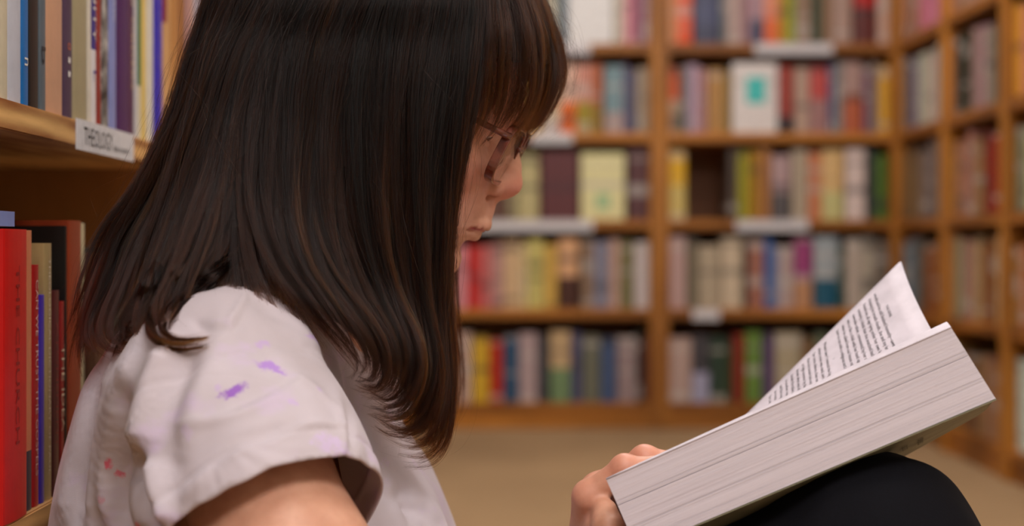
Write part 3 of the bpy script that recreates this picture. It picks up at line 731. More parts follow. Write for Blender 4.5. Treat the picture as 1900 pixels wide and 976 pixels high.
# trousers
TR = Field()
TR.ell((-.195, 1.17, .12), (.135, .185, .122), k=.05); TR.ell((-.22, 1.17, .22), (.105, .152, .10), k=.05)
for hip, kn, an in LEGS:
    TR.chain([hip, hip*.5+kn*.5, kn], [.094, .080, .064], k=.03); TR.ell(kn, (.065,)*3, k=.02)
    cf = kn*.66+an*.34+np.array([-.02, 0, -.018]); TR.chain([kn, cf, an*.93+cf*.07], [.058, .058, .044], k=.03)
Fg, lo, st = TR.grid((-.37, .94, -.03), (.70, 1.42, .50), .0055)
V, Q = surface_nets(Fg, lo, st)
V = TR.project(V, 1)
def fold(V, N, amp, fr, seed):
    r = np.random.default_rng(seed); d = np.zeros(len(V))
    for _ in range(7):
        kv = r.normal(size=3)*fr; d += np.sin(V@kv+r.uniform(0, 6.28))
    return V+N*(d*amp/7*1.6)[:, None]
V = fold(V, TR.grad(V), .0022, 55, 3)
me = mesh_from('trousers', V, Q, True)
k = NT('dark_denim'); co = k.coord(); wv = k.noise(co, 700, 3, .7)
k.base(k.ramp(wv, [(.3, lin((9, 9, 13))), (.7, lin((17, 17, 24)))]), .85); k.bump(wv, .25, .0004)
k.b.inputs['Specular IOR Level'].default_value = .12; k.b.inputs['Sheen Weight'].default_value = .03; k.b.inputs['Sheen Roughness'].default_value = .3; k.b.inputs['Sheen Tint'].default_value = (.5, .5, .75, 1)
tag(link('trousers', me, k.m, person), 'black trousers')
SH = Field()
for hip, kn, an in LEGS:
    SH.cone(an+np.array([-.025, 0, -.042]), an+np.array([.165, 0, -.058]), .043, .027, k=.02); SH.cone(an+np.array([-.015, 0, -.04]), an+np.array([-.005, 0, -.01]), .043, .043, k=.02)
for hip, kn, an in LEGS:
    FS = Field(); FS.p = SH.p[:0]
    FS.cone(an+np.array([-.025, 0, -.040]), an+np.array([.165, 0, -.055]), .0425, .028, k=.02); FS.cone(an+np.array([-.015, 0, -.04]), an+np.array([-.005, 0, -.012]), .043, .043, k=.02)
    Fg, lo, st = FS.grid(an-np.array([.10, .08, .10]), an+np.array([.24, .08, .06]), .006)
    V, Q = surface_nets(Fg, lo, st); V[:, 2] = np.maximum(V[:, 2], .001)
    link('shoe', mesh_from('shoe', V, Q, True), plain('black_shoe', (30, 28, 30), .5), person)

# ------------------------------------------------------------------ T-shirt
TS = Field()
TS.ell((-.195, 1.17, .17), (.142, .192, .12), k=.06)
TS.ell((-.225, 1.17, .27), (.128, .170, .16), k=.06)
TS.ell((-.215, 1.17, .39), (.125, .168, .158), k=.05)
TS.cone((-.200, 1.035, .462), (-.202, 1.305, .466), .066, k=.05)
TS.ell((-.131, 1.105, .35), (.066, .066, .07), k=.05); TS.ell((-.131, 1.235, .35), (.066, .066, .07), k=.05)
TS.ell((-.113, 1.17, .27), (.075, .14, .11), k=.06)
for sgn in (-1, 1): TS.cone((-.178, 1.17+sgn*.03, .528), (-.192, 1.17+sgn*.14, .484), .045, .052, k=.03)
ARM = {}
for s_, S0, E0 in ((-1, SR, ELR), (1, SL, ELL)):
    dr = nrm(E0-S0); ARM[s_] = (S0, dr)
    a = S0-dr*.006; bq = S0+dr*.205
    TS.chain([a, S0+dr*.06, bq], [.060, .066, .074], k=.035)
Fg, lo, st = TS.grid((-.37, .82, .02), (.06, 1.52, .66), .0042)
V, Q = surface_nets(Fg, lo, st); del Fg
HEM = {-1: .094, 1: .11}
def keep(p):
    m = p[:, 2] > .150
    nk = nrm([.42, 0, .91]); m &= (p-np.array([-.175, 1.17, .542]))@nk < 0.006
    for s_ in (-1, 1):
        S0, dr = ARM[s_]; h = (p-S0)@dr; rad = np.linalg.norm(p-S0-h[:, None]*dr, axis=1)
        th = np.arctan2((p-S0)[:, 0], (p-S0)[:, 2])
        m &= ~((h > HEM[s_]+.0022*np.sin(3*th+.5)+.0006*np.sin(11*th+1)) & (rad < .095) & (np.sign(p[:, 1]-1.17) == s_))
    return m
V, FQ = refine(V, Q, TS, lambda p: (p[:, 1] < 1.13) & (p[:, 2] > .30) & (p[:, 2] < .60), 1)
N = TS.grad(V)
def prj(p): return np.stack([CX+FPX*p[:, 0]/p[:, 1], HOR+FPX*(ZC-p[:, 2])/p[:, 1]], 1)
def curve2(pts, n=40):
    pts = np.array(pts, float); return resample(pts, n)
def resample(pts, n):
    pts = np.asarray(pts, float); m = len(pts)
    ext = np.vstack([2*pts[0]-pts[1], pts, 2*pts[-1]-pts[-2]]); out = []
    for i in range(m-1):
        p0, p1, p2, p3 = ext[i:i+4]
        for t in np.linspace(0, 1, 14, endpoint=(i == m-2)):
            out.append(.5*((2*p1)+(-p0+p2)*t+(2*p0-5*p1+4*p2-p3)*t*t+(-p0+3*p1-3*p2+p3)*t**3))
    out = np.array(out); s = np.r_[0, np.cumsum(np.linalg.norm(np.diff(out, axis=0), axis=1))]
    u = np.linspace(0, s[-1], n); return np.stack([np.interp(u, s, out[:, j]) for j in range(out.shape[1])], 1)
pp = prj(V); facing = np.clip(-N[:, 1]*1.6+.35, 0, 1)*(V[:, 1] < 1.17)
disp = np.zeros(len(V))
FOLDS = [  # creases of the cotton: path, half width, height in mm
 ([(250,640),(222,740),(208,850),(206,930),(214,990)], 13, 4.2), ([(232,700),(228,800),(226,900),(232,990)], 12, -3.4),
 ([(318,640),(290,720),(272,800),(262,840)], 20, 6.0), ([(261,846),(262,890),(278,950),(290,990)], 11, -8.0), ([(252,880),(258,940),(270,985)], 9, 3.0),
 ([(282,850),(292,910),(312,976)], 14, 3.6),
 ([(178,690),(150,790),(128,880),(118,980)], 12, 3.0), ([(196,690),(172,800),(150,980)], 10, -2.6), ([(216,668),(190,800),(172,980)], 12, 2.6),
 ([(352,640),(330,720),(312,820),(318,900)], 22, -2.6), ([(420,560),(400,640),(360,740),(330,830)], 22, 2.4),
 ([(610,620),(640,690),(652,760),(648,830)], 8, -3.2), ([(590,600),(622,680),(634,760),(636,850)], 9, 2.4), ([(560,640),(600,660),(630,700)], 8, -1.6), ([(540,700),(590,720),(640,770)], 9, 1.6),
 ([(655,740),(676,800),(690,870)], 8, -2.2), ([(470,560),(540,590),(590,640)], 10, -1.3), ([(350,590),(400,612),(450,600)], 9, -1.4), ([(460,540),(438,580),(420,615)], 7, 1.6),
 ([(420,760),(500,720),(560,690)], 10, -1.2), ([(340,790),(430,770),(520,730)], 10, 1.1), ([(500,820),(580,790),(650,800)], 9, 1.2), ([(380,880),(450,820),(540,790)], 10, -1.4), ([(330,930),(400,860),(470,820)], 12, 1.2),
 ([(700,780),(740,850),(765,930),(770,990)], 13, -3.4), ([(720,770),(765,840),(800,920),(815,990)], 11, 2.6), ([(690,900),(730,920),(770,900)], 15, -2.6), ([(750,930),(790,950),(820,985)], 10, -2.8)]
for path, wd, hh in FOLDS:
    c2 = resample(np.array(path, float), 48); dmin = np.full(len(V), 1e9); tt = np.zeros(len(V))
    for i, q in enumerate(c2):
        d = np.hypot(pp[:, 0]-q[0], pp[:, 1]-q[1]); m = d < dmin; dmin[m] = d[m]; tt[m] = i/47
    env = np.clip(np.minimum(tt, 1-tt)*5+.25, 0, 1)
    disp += (2.1 if path[0][0] < 345 else 1.5)*hh*.001*np.exp(-(dmin/wd)**2/1.4)*env*facing
rw_ = np.random.default_rng(5)
for _ in range(14):
    kv = rw_.normal(size=3)*np.array([90, 60, 35]); disp += .00042*np.sin(V@kv+rw_.uniform(0, 6.28))
for s_ in (-1, 1):                     # stitched hem of each sleeve
    S0, dr = ARM[s_]; h = (V-S0)@dr; rad = np.linalg.norm(V-S0-h[:, None]*dr, axis=1); ins = (rad < .095) & (np.sign(V[:, 1]-1.17) == s_)
    th = np.arctan2((V-S0)[:, 0], (V-S0)[:, 2])
    disp += ins*(-.0012*np.exp(-((h-HEM[s_]+.019)/.0022)**2)+.0006*np.exp(-((h-HEM[s_]+.009)/.006)**2)*(1+.35*np.sin(th*19+2*np.sin(th*3))+.3*np.sin(th*31)))
    # sleeve seam over the shoulder
    disp += ins*(-.0008*np.exp(-((h-.004)/.002)**2))
V = V+N*disp[:, None]
kp = keep(V); FQ = [f for f in FQ if kp[f].all()]
used = np.unique(np.concatenate([np.array(f) for f in FQ])); remap = -np.ones(len(V), int); remap[used] = np.arange(len(used))
V = V[used]; FQ = [[remap[i] for i in f] for f in FQ]
ec = {}
for f in FQ:
    for a, b in zip(f, f[1:]+f[:1]):
        e = (min(a, b), max(a, b)); ec[e] = ec.get(e, 0)+1
bd = np.unique(np.array([e for e, c_ in ec.items() if c_ == 1]).ravel())
nk = nrm([.42, 0, .91])
for i in bd:                            # trim the cut edges clean
    p = V[i]; s_ = -1 if p[1] < 1.17 else 1; S0, dr = ARM[s_]; h = (p-S0)@dr
    r_ = np.linalg.norm(p-S0-h*dr)
    if abs(h-HEM[s_]) < .014 and r_ < .10:
        th = math.atan2((p-S0)[0], (p-S0)[2]); V[i] = p+dr*(HEM[s_]+.0022*math.sin(3*th+.5)+.0005*math.sin(11*th+1)-h)
    elif p[2] < .17: V[i, 2] = .150
    else:
        g = (p-np.array([-.175, 1.17, .542]))@nk
        if abs(g-.006) < .012: V[i] = p-nk*(g-.006)
me = mesh_from('shirt', V, FQ, True)
k = NT('tie_dyed_cotton'); co = k.coord(); geo = k.n('ShaderNodeNewGeometry'); pos = geo.outputs['Position']
n1 = k.noise(pos, 14, 3); wv = k.noise(pos, 1400, 2, .7); nd = k.noise(pos, 170, 4, .7)
c = k.ramp(n1, [(.35, lin((192, 182, 189))), (.65, lin((205, 196, 206)))])
sp = k.ramp(k.noise(k.mapv(pos, (9, 9, 14)), 2.2, 4, .6), [(.56, (0, 0, 0)), (.72, (.55, .55, .55))])
c = k.mix(sp, c, (*lin((206, 184, 222)), 1))
def dye(c, a, b, wid, colr, strength):
    a = np.array(a); b = np.array(b); L = np.linalg.norm(b-a); d = (b-a)/L
    sub = k.n('ShaderNodeVectorMath', operation='SUBTRACT'); k.l(pos, sub.inputs[0]); sub.inputs[1].default_value = tuple((a+b)/2)
    dt = k.n('ShaderNodeVectorMath', operation='DOT_PRODUCT'); k.l(sub.outputs[0], dt.inputs[0]); dt.inputs[1].default_value = tuple(d)
    ln = k.n('ShaderNodeVectorMath', operation='LENGTH'); k.l(sub.outputs[0], ln.inputs[0])
    al = dt.outputs['Value']; r2 = k.math('SUBTRACT', k.math('MULTIPLY', ln.outputs['Value'], ln.outputs['Value']), k.math('MULTIPLY', al, al))
    q = k.math('ADD', k.math('POWER', k.math('DIVIDE', al, L*.55), 2.0), k.math('DIVIDE', r2, wid*wid))
    q = k.math('ADD', q, k.math('MULTIPLY', k.math('SUBTRACT', nd, .5), 5.5))
    f = k.math('MULTIPLY', k.math('SUBTRACT', 1.25, q, True), strength, True)
    return k.mix(f, c, (*lin(colr), 1))
def on_shirt(px, py):                  # a spot of the cloth found by its direction of view
    q = prj(V); d = np.hypot(q[:, 0]-px, q[:, 1]-py); near = np.argsort(d)[:40]; return V[near[np.argmin(V[near, 1])]]
for a, b, wd, colr, stg in (((488, 664), (536, 688), .0052, (172, 128, 214), .85), ((412, 726), (454, 700), .0042, (146, 92, 190), .95), ((396, 706), (410, 708), .003, (190, 160, 214), .5),
                            ((574, 616), (602, 642), .0048, (190, 156, 220), .7), ((480, 634), (506, 630), .0038, (192, 160, 218), .6), ((545, 735), (556, 738), .003, (196, 166, 222), .5),
                            ((590, 805), (650, 830), .008, (206, 184, 228), .6), ((590, 712), (606, 722), .003, (196, 170, 220), .5), ((640, 850), (680, 880), .005, (200, 176, 226), .5), ((330, 790), (350, 800), .004, (206, 186, 224), .4),
                            ((700, 850), (725, 855), .005, (206, 186, 224), .5),
                            ((200, 862), (206, 886), .0034, (226, 76, 110), .85), ((220, 884), (224, 904), .0032, (228, 84, 116), .75), ((176, 920), (180, 936), .003, (206, 120, 140), .5), ((252, 972), (258, 990), .0035, (226, 90, 120), .7)):
    c = dye(c, on_shirt(*a), on_shirt(*b), wd, colr, stg)
k.base(c, .85); k.bump(wv, .22, .0005); k.b.inputs['Sheen Weight'].default_value = .15
k.b.inputs['Subsurface Weight'].default_value = 0.0
so = tag(link('shirt', me, k.m, person), 'pale lilac and white tie-dyed cotton T-shirt')
md = so.modifiers.new('thickness', 'SOLIDIFY'); md.thickness = .0014; md.offset = -1
# ------------------------------------------------------------------ hair
TN = 40
def guide(pts, n=TN): return resample(np.array([P(*p) for p in pts]), n)
NEAR = [guide(g) for g in (
 [(850,-190,1.160),(902,-60,1.092),(905,60,1.076),(888,180,1.072),(866,300,1.074),(845,420,1.078),(838,540,1.078),(843,660,1.078),(842,770,1.076),(826,838,1.076),(790,866,1.078),(752,858,1.080)],
 [(835,-195,1.162),(868,-60,1.080),(862,60,1.066),(846,200,1.062),(826,340,1.062),(818,460,1.062),(815,570,1.062),(830,690,1.058),(824,770,1.056),(792,824,1.056),(744,828,1.058),(706,806,1.06)],
 [(820,-198,1.163),(835,-60,1.072),(815,80,1.058),(795,220,1.052),(782,400,1.050),(786,550,1.048),(806,668,1.042),(796,740,1.040),(760,790,1.040),(714,796,1.042),(684,776,1.044)],
 [(795,-200,1.164),(772,-60,1.064),(742,80,1.050),(722,240,1.045),(718,420,1.042),(738,545,1.040),(774,640,1.030),(774,704,1.028),(746,752,1.028),(704,766,1.030),(676,750,1.032)],
 [(770,-200,1.164),(712,-60,1.060),(662,80,1.046),(642,240,1.040),(640,410,1.034),(672,535,1.028),(720,618,1.022),(736,676,1.020),(722,724,1.022),(690,738,1.024),(664,722,1.028)],
 [(740,-195,1.164),(655,-60,1.062),(592,80,1.046),(566,240,1.038),(556,390,1.028),(580,490,1.018),(632,570,1.010),(678,634,1.010),(692,684,1.014),(678,714,1.020),(652,706,1.028)],
 [(710,-185,1.164),(596,-60,1.066),(524,80,1.050),(494,230,1.040),(484,360,1.030),(494,430,1.022),(518,490,1.016),(556,548,1.010),(600,606,1.014),(636,656,1.022),(652,684,1.032)],
 [(690,-175,1.164),(556,-62,1.072),(484,70,1.056),(446,210,1.046),(430,330,1.034),(416,410,1.022),(400,470,1.012),(376,530,1.000),(350,575,.990),(352,612,.982)],
 [(680,-170,1.164),(526,-64,1.076),(452,70,1.060),(410,210,1.050),(384,330,1.038),(356,420,1.024),(326,500,1.008),(296,565,.996),(296,616,.986),(338,640,.980),(386,634,.974)],
 [(670,-160,1.165),(490,-70,1.084),(416,60,1.070),(370,210,1.062),(326,350,1.052),(282,460,1.040),(248,545,1.028),(222,605,1.018),(236,645,1.014),(276,632,1.010)],
 [(660,-150,1.166),(450,-80,1.098),(380,60,1.088),(330,210,1.084),(268,350,1.080),(212,450,1.074),(180,540,1.066),(160,604,1.060),(170,645,1.056),(205,662,1.052)],
 [(650,-145,1.167),(430,-80,1.120),(360,60,1.114),(318,190,1.112),(258,330,1.108),(188,440,1.106),(150,540,1.100),(126,620,1.096),(118,655,1.094),(130,690,1.092)])]
BACKC = [guide(g) for g in (
 [(650,-145,1.17),(436,-80,1.165),(366,60,1.17),(330,190,1.17),(276,330,1.17),(216,440,1.165),(184,540,1.16),(164,620,1.155),(158,670,1.15),(168,700,1.15)],)]
def mirror(G): g = G.copy(); g[:, 1] = 2.34-g[:, 1]; return g
def far(G):                             # the far side hangs in front of the other shoulder
    g = mirror(G); return g
SHEET = np.array(NEAR+BACKC+[far(g) for g in NEAR[::-1]])
FR = [guide(g) for g in (
 [(840,-190,1.146),(888,-66,1.090),(902,40,1.074),(898,130,1.071),(886,205,1.077),(866,272,1.084)],
 [(850,-190,1.150),(905,-70,1.098),(926,30,1.082),(926,120,1.080),(917,190,1.086),(898,238,1.090),(878,268,1.094)],
 [(856,-192,1.152),(932,-76,1.106),(966,30,1.092),(974,110,1.090),(964,186,1.094),(934,246,1.100),(908,270,1.104)],
 [(862,-194,1.158),(952,-80,1.126),(998,25,1.114),(1012,100,1.112),(1005,170,1.114),(970,238,1.120),(940,264,1.124)],
 [(864,-195,1.164),(958,-82,1.146),(1014,20,1.138),(1034,100,1.138),(1028,166,1.138),(994,230,1.142),(962,258,1.146)],
 [(865,-196,1.170),(962,-84,1.170),(1020,18,1.170),(1046,100,1.172),(1041,160,1.172),(1010,222,1.172),(975,252,1.174)])]
FRINGE = np.array(FR+[mirror(g) for g in FR[-2::-1]])
AXIS = np.stack([resample(np.array([P(800,-60,1.17), P(700,150,1.17), P(640,400,1.17), P(600,700,1.17), P(560,900,1.17)]), TN)[i] for i in range(TN)])
class Sheet:
    def __init__(s, G):
        s.G = G; n = len(G)
        du = np.gradient(G, axis=0); dt = np.gradient(G, axis=1); N = np.cross(du, dt); N /= np.linalg.norm(N, axis=2, keepdims=True)+1e-9
        cen = G[:, :TN//2].mean((0, 1)); sg = np.sign((N*(G-cen)).sum(2, keepdims=True))
        ref = np.sign(((N[:, 5:16])*(G[:, 5:16]-np.array([-.09, 1.17, G[:, 5:16, 2].mean()]))).sum()); s.N = N*ref
    def ev(s, arr, u, t):                # catmull-rom over guides, linear along them
        n = len(arr); x = np.clip(u, 0, 1)*(n-1); i = np.minimum(x.astype(int), n-2); f = (x-i)[..., None]
        y = np.clip(t, 0, 1)*(TN-1); j = np.minimum(y.astype(int), TN-2); g = (y-j)[..., None]
        def row(k): k = np.clip(k, 0, n-1); return arr[k, j]*(1-g)+arr[k, j+1]*g
        p0, p1, p2, p3 = row(i-1), row(i), row(i+1), row(i+2)
        return .5*((2*p1)+(-p0+p2)*f+(2*p0-5*p1+4*p2-p3)*f*f+(-p0+3*p1-3*p2+p3)*f**3)
def strands(sh, n, nclump, urange, T, thick, rad, rng, tmin=.72, curl=.004, frizz=.0012, spread=.012, t0=0.0, tb=0.0):
    cu = rng.uniform(*urange, nclump); cv = rng.uniform(0, 1, nclump)**1.3; cl = rng.uniform(tmin, 1.0, nclump); cp = rng.uniform(0, 6.28, (nclump, 3))
    big = np.linspace(urange[0], urange[1], max(3, nclump//9)); 
    ci = rng.integers(0, nclump, n)
    u0 = cu[ci]+rng.normal(0, spread, n); v0 = np.clip(cv[ci]+rng.normal(0, .12, n), 0, 1); ln = np.clip(cl[ci]*rng.uniform(.93, 1.02, n), .3, 1)
    tt = np.linspace(0, 1, T)
    t = t0+tt[None]*(ln[:, None]-t0)
    pull = .25+.62*np.clip(t/.8, 0, 1)**1.5             # locks gather towards their tips
    u = u0[:, None]*(1-pull)+cu[ci][:, None]*pull
    u = u+.0085*np.sin(t*6+cp[ci, 0][:, None])*np.clip(t*2, 0, 1)
    p = sh.ev(sh.G, u, t); N = sh.ev(sh.N, u, t); N /= np.linalg.norm(N, axis=2, keepdims=True)+1e-9
    prof = np.interp(t, [0, .12, .45, .8, 1], [.15, .7, 1, .8, .45])
    dep = (v0[:, None]*(1-pull)+cv[ci][:, None]*pull)*thick*prof
    dep = dep-.0035*np.sin(cp[ci, 1][:, None]*3+t*6)*np.clip(t*1.6, 0, 1)
    p = p-N*dep[..., None]
    du = sh.ev(np.gradient(sh.G, axis=0), u, t); du /= np.linalg.norm(du, axis=2, keepdims=True)+1e-9
    amp = curl*np.clip((t-.55)/.45, 0, 1)**1.5
    p = p+du*(amp*np.sin(cp[ci, 2][:, None]+t*11))[..., None]+N*(amp*.8*np.cos(cp[ci, 0][:, None]+t*10))[..., None]
    ph = rng.uniform(0, 6.28, (n, 1, 3)); fq = rng.uniform(6, 16, (n, 1, 3))
    fa = frizz*rng.gamma(1.2, .8, n)[:, None, None]
    p = p+fa*np.sin(ph+fq*t[..., None])*np.clip(t*2.5, 0, 1)[..., None]
    r = rad*rng.uniform(.7, 1.25, n)[:, None]*np.interp(tt, [0, .1, .7, 1], [.8, 1, 1, .35])[None]
    tone = np.clip(rng.normal(0, .07, nclump)-(.26*(rng.uniform(0, 1, nclump) < .12)*rng.uniform(.3, 1, nclump))+tb, -.6, .2)
    return p.astype(np.float32), r.astype(np.float32), (tone[ci]+rng.normal(0, .05, n)).astype(np.float32)
S1, S2 = Sheet(SHEET), Sheet(FRINGE)
nU = len(SHEET)-1; uN = (len(NEAR)-1)/nU
hr = np.random.default_rng(11)
sets = [strands(S1, 26000, 430, (0.0, uN*1.06), 28, .027, .000078, hr, .88, .005, .0010, .008),
        strands(S1, 5000, 150, (uN*.98, 1.0), 20, .022, .00011, hr, .80, .004, .0012, .012),
        strands(S2, 7000, 170, (0.0, 1.0), 20, .013, .000075, hr, .90, .0015, .0010, .02, 0.0, -.09),  # fringe tone lightened: highlights from the overhead light painted into the hair colour
        strands(S1, 260, 260, (0.0, uN), 26, -.010, .000040, hr, .88, .012, .007, .02),
        strands(S2, 120, 120, (0.1, .9), 20, -.008, .000040, hr, .95, .008, .006, .02)]
def lock(pts, wid, n, thick):             # one loose lock lying over the cotton, laid along a run of points
    g = []
    for k_ in (-1, 0, 1):
        row = []
        for i, (x, y, d) in enumerate(pts):
            w_ = wid*k_*np.interp(i/(len(pts)-1), [0, .5, 1], [1.2, 1, .15]); a, b = pts[max(i-1, 0)], pts[min(i+1, len(pts)-1)]
            tx, ty = b[0]-a[0], b[1]-a[1]; q = math.hypot(tx, ty); x2, y2 = x-ty/q*w_, y+tx/q*w_
            if d is None:
                d = min(on_shirt(x2, y2)[1], on_shirt(x, y)[1])-.006
            row.append((x2, y2, d))
        g.append(guide(row))
    return strands(Sheet(np.array(g)), n, 9, (0, 1), 30, thick, .00008, hr, .93, .002, .0008, .05)
sets.append(lock([(452,330,1.062),(396,430,1.036),(338,510,1.002),(300,566,None),(287,598,None),(298,622,None),(334,636,None),(386,632,None)], 15, 900, .006))
sets.append(lock([(350,350,1.075),(310,450,1.05),(272,540,1.01),(246,600,None),(226,634,None),(208,662,None)], 13, 600, .006))
sets.append(lock([(490,400,1.05),(440,470,1.03),(392,512,1.0),(352,540,None),(322,576,None),(306,600,None)], 11, 500, .005))
def hair_object(name, sets, mat, parent):
    hc = bpy.data.hair_curves.new(name)
    sizes = [p.shape[1] for p, r, q in sets for _ in range(p.shape[0])]
    hc.add_curves(sizes)
    pos = np.concatenate([p.reshape(-1, 3) for p, r, q in sets]).astype(np.float32); rad = np.concatenate([r.reshape(-1) for p, r, q in sets]).astype(np.float32)
    hc.points.foreach_set('position', pos.ravel())
    if 'radius' not in hc.attributes: hc.attributes.new('radius', 'FLOAT', 'POINT')
    hc.attributes['radius'].data.foreach_set('value', rad)
    tn = hc.attributes.new('tone', 'FLOAT', 'CURVE'); tn.data.foreach_set('value', np.concatenate([q for p, r, q in sets]).astype(np.float32))
    hc.materials.append(mat)
    o = bpy.data.objects.new(name, hc); COL.objects.link(o); o.parent = parent
    return o
hm = bpy.data.materials.new('brown_hair'); hm.use_nodes = True; nt = hm.node_tree; nt.nodes.remove(nt.nodes['Principled BSDF'])
hb = nt.nodes.new('ShaderNodeBsdfHairPrincipled'); hb.parametrization = 'MELANIN'
ci_ = nt.nodes.new('ShaderNodeHairInfo'); rp = nt.nodes.new('ShaderNodeMapRange'); nt.links.new(ci_.outputs['Intercept'], rp.inputs[0])
for i, v in ((1, .35), (2, 1.0), (3, .98), (4, .78)): rp.inputs[i].default_value = v
ta = nt.nodes.new('ShaderNodeAttribute'); ta.attribute_name = 'tone'
ad = nt.nodes.new('ShaderNodeMath'); ad.operation = 'ADD'; ad.use_clamp = True; nt.links.new(rp.outputs[0], ad.inputs[0]); nt.links.new(ta.outputs['Fac'], ad.inputs[1])
nt.links.new(ad.outputs[0], hb.inputs['Melanin'])
hb.inputs['Melanin Redness'].default_value = .62; hb.inputs['Roughness'].default_value = .26; hb.inputs['Radial Roughness'].default_value = .40
hb.inputs['IOR'].default_value = 1.42
hb.inputs['Random Color'].default_value = .15; hb.inputs['Random Roughness'].default_value = .3
nt.links.new(ci_.outputs['Random'], hb.inputs['Random']); nt.links.new(hb.outputs[0], nt.nodes['Material Output'].inputs[0])
# the mass of the hair below the loose strands
def shell(sh, nu, nt_, t1, inset, groove):
    uu, tt = np.meshgrid(np.linspace(0, 1, nu), np.linspace(0, 1, nt_), indexing='ij'); t = tt*t1
    p = sh.ev(sh.G, uu, t); N = sh.ev(sh.N, uu, t); N /= np.linalg.norm(N, axis=2, keepdims=True)+1e-9
    g = groove*(np.sin(uu*210+3*np.sin(t*5))+.6*np.sin(uu*377+2*np.sin(t*7+1)))*np.clip(t*2, 0, 1)
    ins = inset*np.interp(t, [0, .12, .5, 1], [.3, .8, 1, .9])
    p = p-N*(ins-g)[..., None]
    f = [(i*nt_+j, (i+1)*nt_+j, (i+1)*nt_+j+1, i*nt_+j+1) for i in range(nu-1) for j in range(nt_-1)]
    return p.reshape(-1, 3), f
mb = MB(); mb.add(*shell(S1, 230, 44, .74, .014, .0012)); mb.add(*shell(S2, 90, 26, .70, .009, .0006))
k = NT('hair_mass'); co = k.coord(); n1 = k.noise(k.mapv(co, (600, 600, 8)), 1, 2)
k.base(k.ramp(n1, [(.3, lin((22, 14, 10))), (.7, lin((44, 29, 20)))]), .55)
hair = mb.build('hair', k.m, person, smooth=True); tag(hair, 'dark brown shoulder-length hair with a full fringe')
md = hair.modifiers.new('thickness', 'SOLIDIFY'); md.thickness = .004; md.offset = 0
hs = hair_object('hair_strands', sets, hm, hair); tag(hs, kind='stuff')

# ------------------------------------------------------------------ eyeglasses
gl = empty('eyeglasses', tuple(H(-10, 0, 26))); tag(gl, 'brown plastic-framed glasses worn by the reader, half under the fringe', 'glasses')
k = NT('amber_brown_plastic'); co = k.coord(); k.base(k.ramp(k.noise(co, 120, 3), [(.3, lin((84, 36, 24))), (.7, lin((122, 56, 38)))]), .18); k.b.inputs['Coat Weight'].default_value = .6
k.b.inputs['Transmission Weight'].default_value = .0
M['frame'] = k.m
k = NT('spectacle_lens'); k.base((1, 1, 1), 0.0); k.b.inputs['Transmission Weight'].default_value = 1.0; k.b.inputs['IOR'].default_value = 1.12; M['lens'] = k.m
GT = math.radians(3)                      # lenses lean a little under the brow
def GP(l, u, f=0.0):                      # point on the lens plane, in head coordinates
    return H(-12.5+f+(u-28)*math.tan(GT)-0.0011*l*l, l, u)
for s_ in (-1, 1):
    ring = []
    for q in np.linspace(0, 2*math.pi, 41)[:-1]:
        cx_, sx_ = math.cos(q), math.sin(q); e_ = .55
        ring.append((s_*33+24.5*np.sign(cx_)*abs(cx_)**e_, 19+21*np.sign(sx_)*abs(sx_)**e_))
    v = []; f = []; n = len(ring); w_, d_ = 3.0, 6.8
    for (l, u) in ring:
        cl_, cu_ = s_*33, 19; dl, du = l-cl_, u-cu_; m_ = math.hypot(dl, du); dl, du = dl/m_, du/m_
        for a, b in ((0, 0), (w_, 0), (w_, -d_), (0, -d_)): v.append(GP(l+dl*a, u+du*a, b))
    for i in range(n):
        j = (i+1) % n
        for a in range(4): b = (a+1) % 4; f.append((i*4+a, j*4+a, j*4+b, i*4+b))
    me = mesh_from('rim', v, f); o = link('rim', me, M['frame'], gl); bv = o.modifiers.new('round', 'BEVEL'); bv.width = .0006; bv.segments = 2; bv.limit_method = 'ANGLE'
    lv = [GP(l, u, -1.2) for l, u in ring]+[GP(l, u, -3.0) for l, u in ring]
    lf = [tuple(range(n)), tuple(range(n, 2*n))[::-1]]+[(i, n+i, n+(i+1) % n, (i+1) % n) for i in range(n)]
    link('lens', mesh_from('lens', lv, lf), M['lens'], gl)
    MB().tube([GP(s_*59, 32, -2), H(-24, s_*66, 32), H(-60, s_*72, 33), H(-105, s_*76, 32), H(-122, s_*77, 22), H(-132, s_*76, 6)], [.0030, .0026, .0022, .0020, .0022, .0026], 8).build('temple', M['frame'], gl, smooth=True)
    MB().tube([GP(s_*9.5, 14, -5), GP(s_*8.6, 9, -8)], [.0022, .0030], 8).build('nose_pad', M['frame'], gl, smooth=True)
MB().tube([GP(s*9, 27+1.5*(1-s*s), -1+.5*(1-s*s)) for s in np.linspace(-1.05, 1.05, 9)], .0021, 8).build('bridge', M['frame'], gl, smooth=True)

# ------------------------------------------------------------------ the open book
LEN, PWD = .2497, .145
ob = empty('open_book', tuple(bk(.12, -.06, 1.07)))
tag(ob, 'thick open paperback resting on the raised knee, one leaf standing up', 'book')
k = NT('fore_edge_paper'); geo = k.n('ShaderNodeNewGeometry'); dt = k.n('ShaderNodeVectorMath', operation='DOT_PRODUCT'); k.l(geo.outputs['Position'], dt.inputs[0]); dt.inputs[1].default_value = tuple(BN)
dte = k.n('ShaderNodeVectorMath', operation='DOT_PRODUCT'); k.l(geo.outputs['Position'], dte.inputs[0]); dte.inputs[1].default_value = tuple(BE)
cb = k.n('ShaderNodeCombineXYZ'); k.l(k.math('MULTIPLY', dt.outputs['Value'], 2600), cb.inputs[0]); k.l(k.math('MULTIPLY', dte.outputs['Value'], 9), cb.inputs[1])
n1 = k.noise(cb.outputs[0], 1.0, 3, .6)
k.base(k.ramp(n1, [(.28, lin((196, 189, 200))), (.55, lin((216, 210, 221))), (.8, lin((228, 222, 233)))]), .8); k.bump(n1, .15, .0003)
M['edge'] = k.m
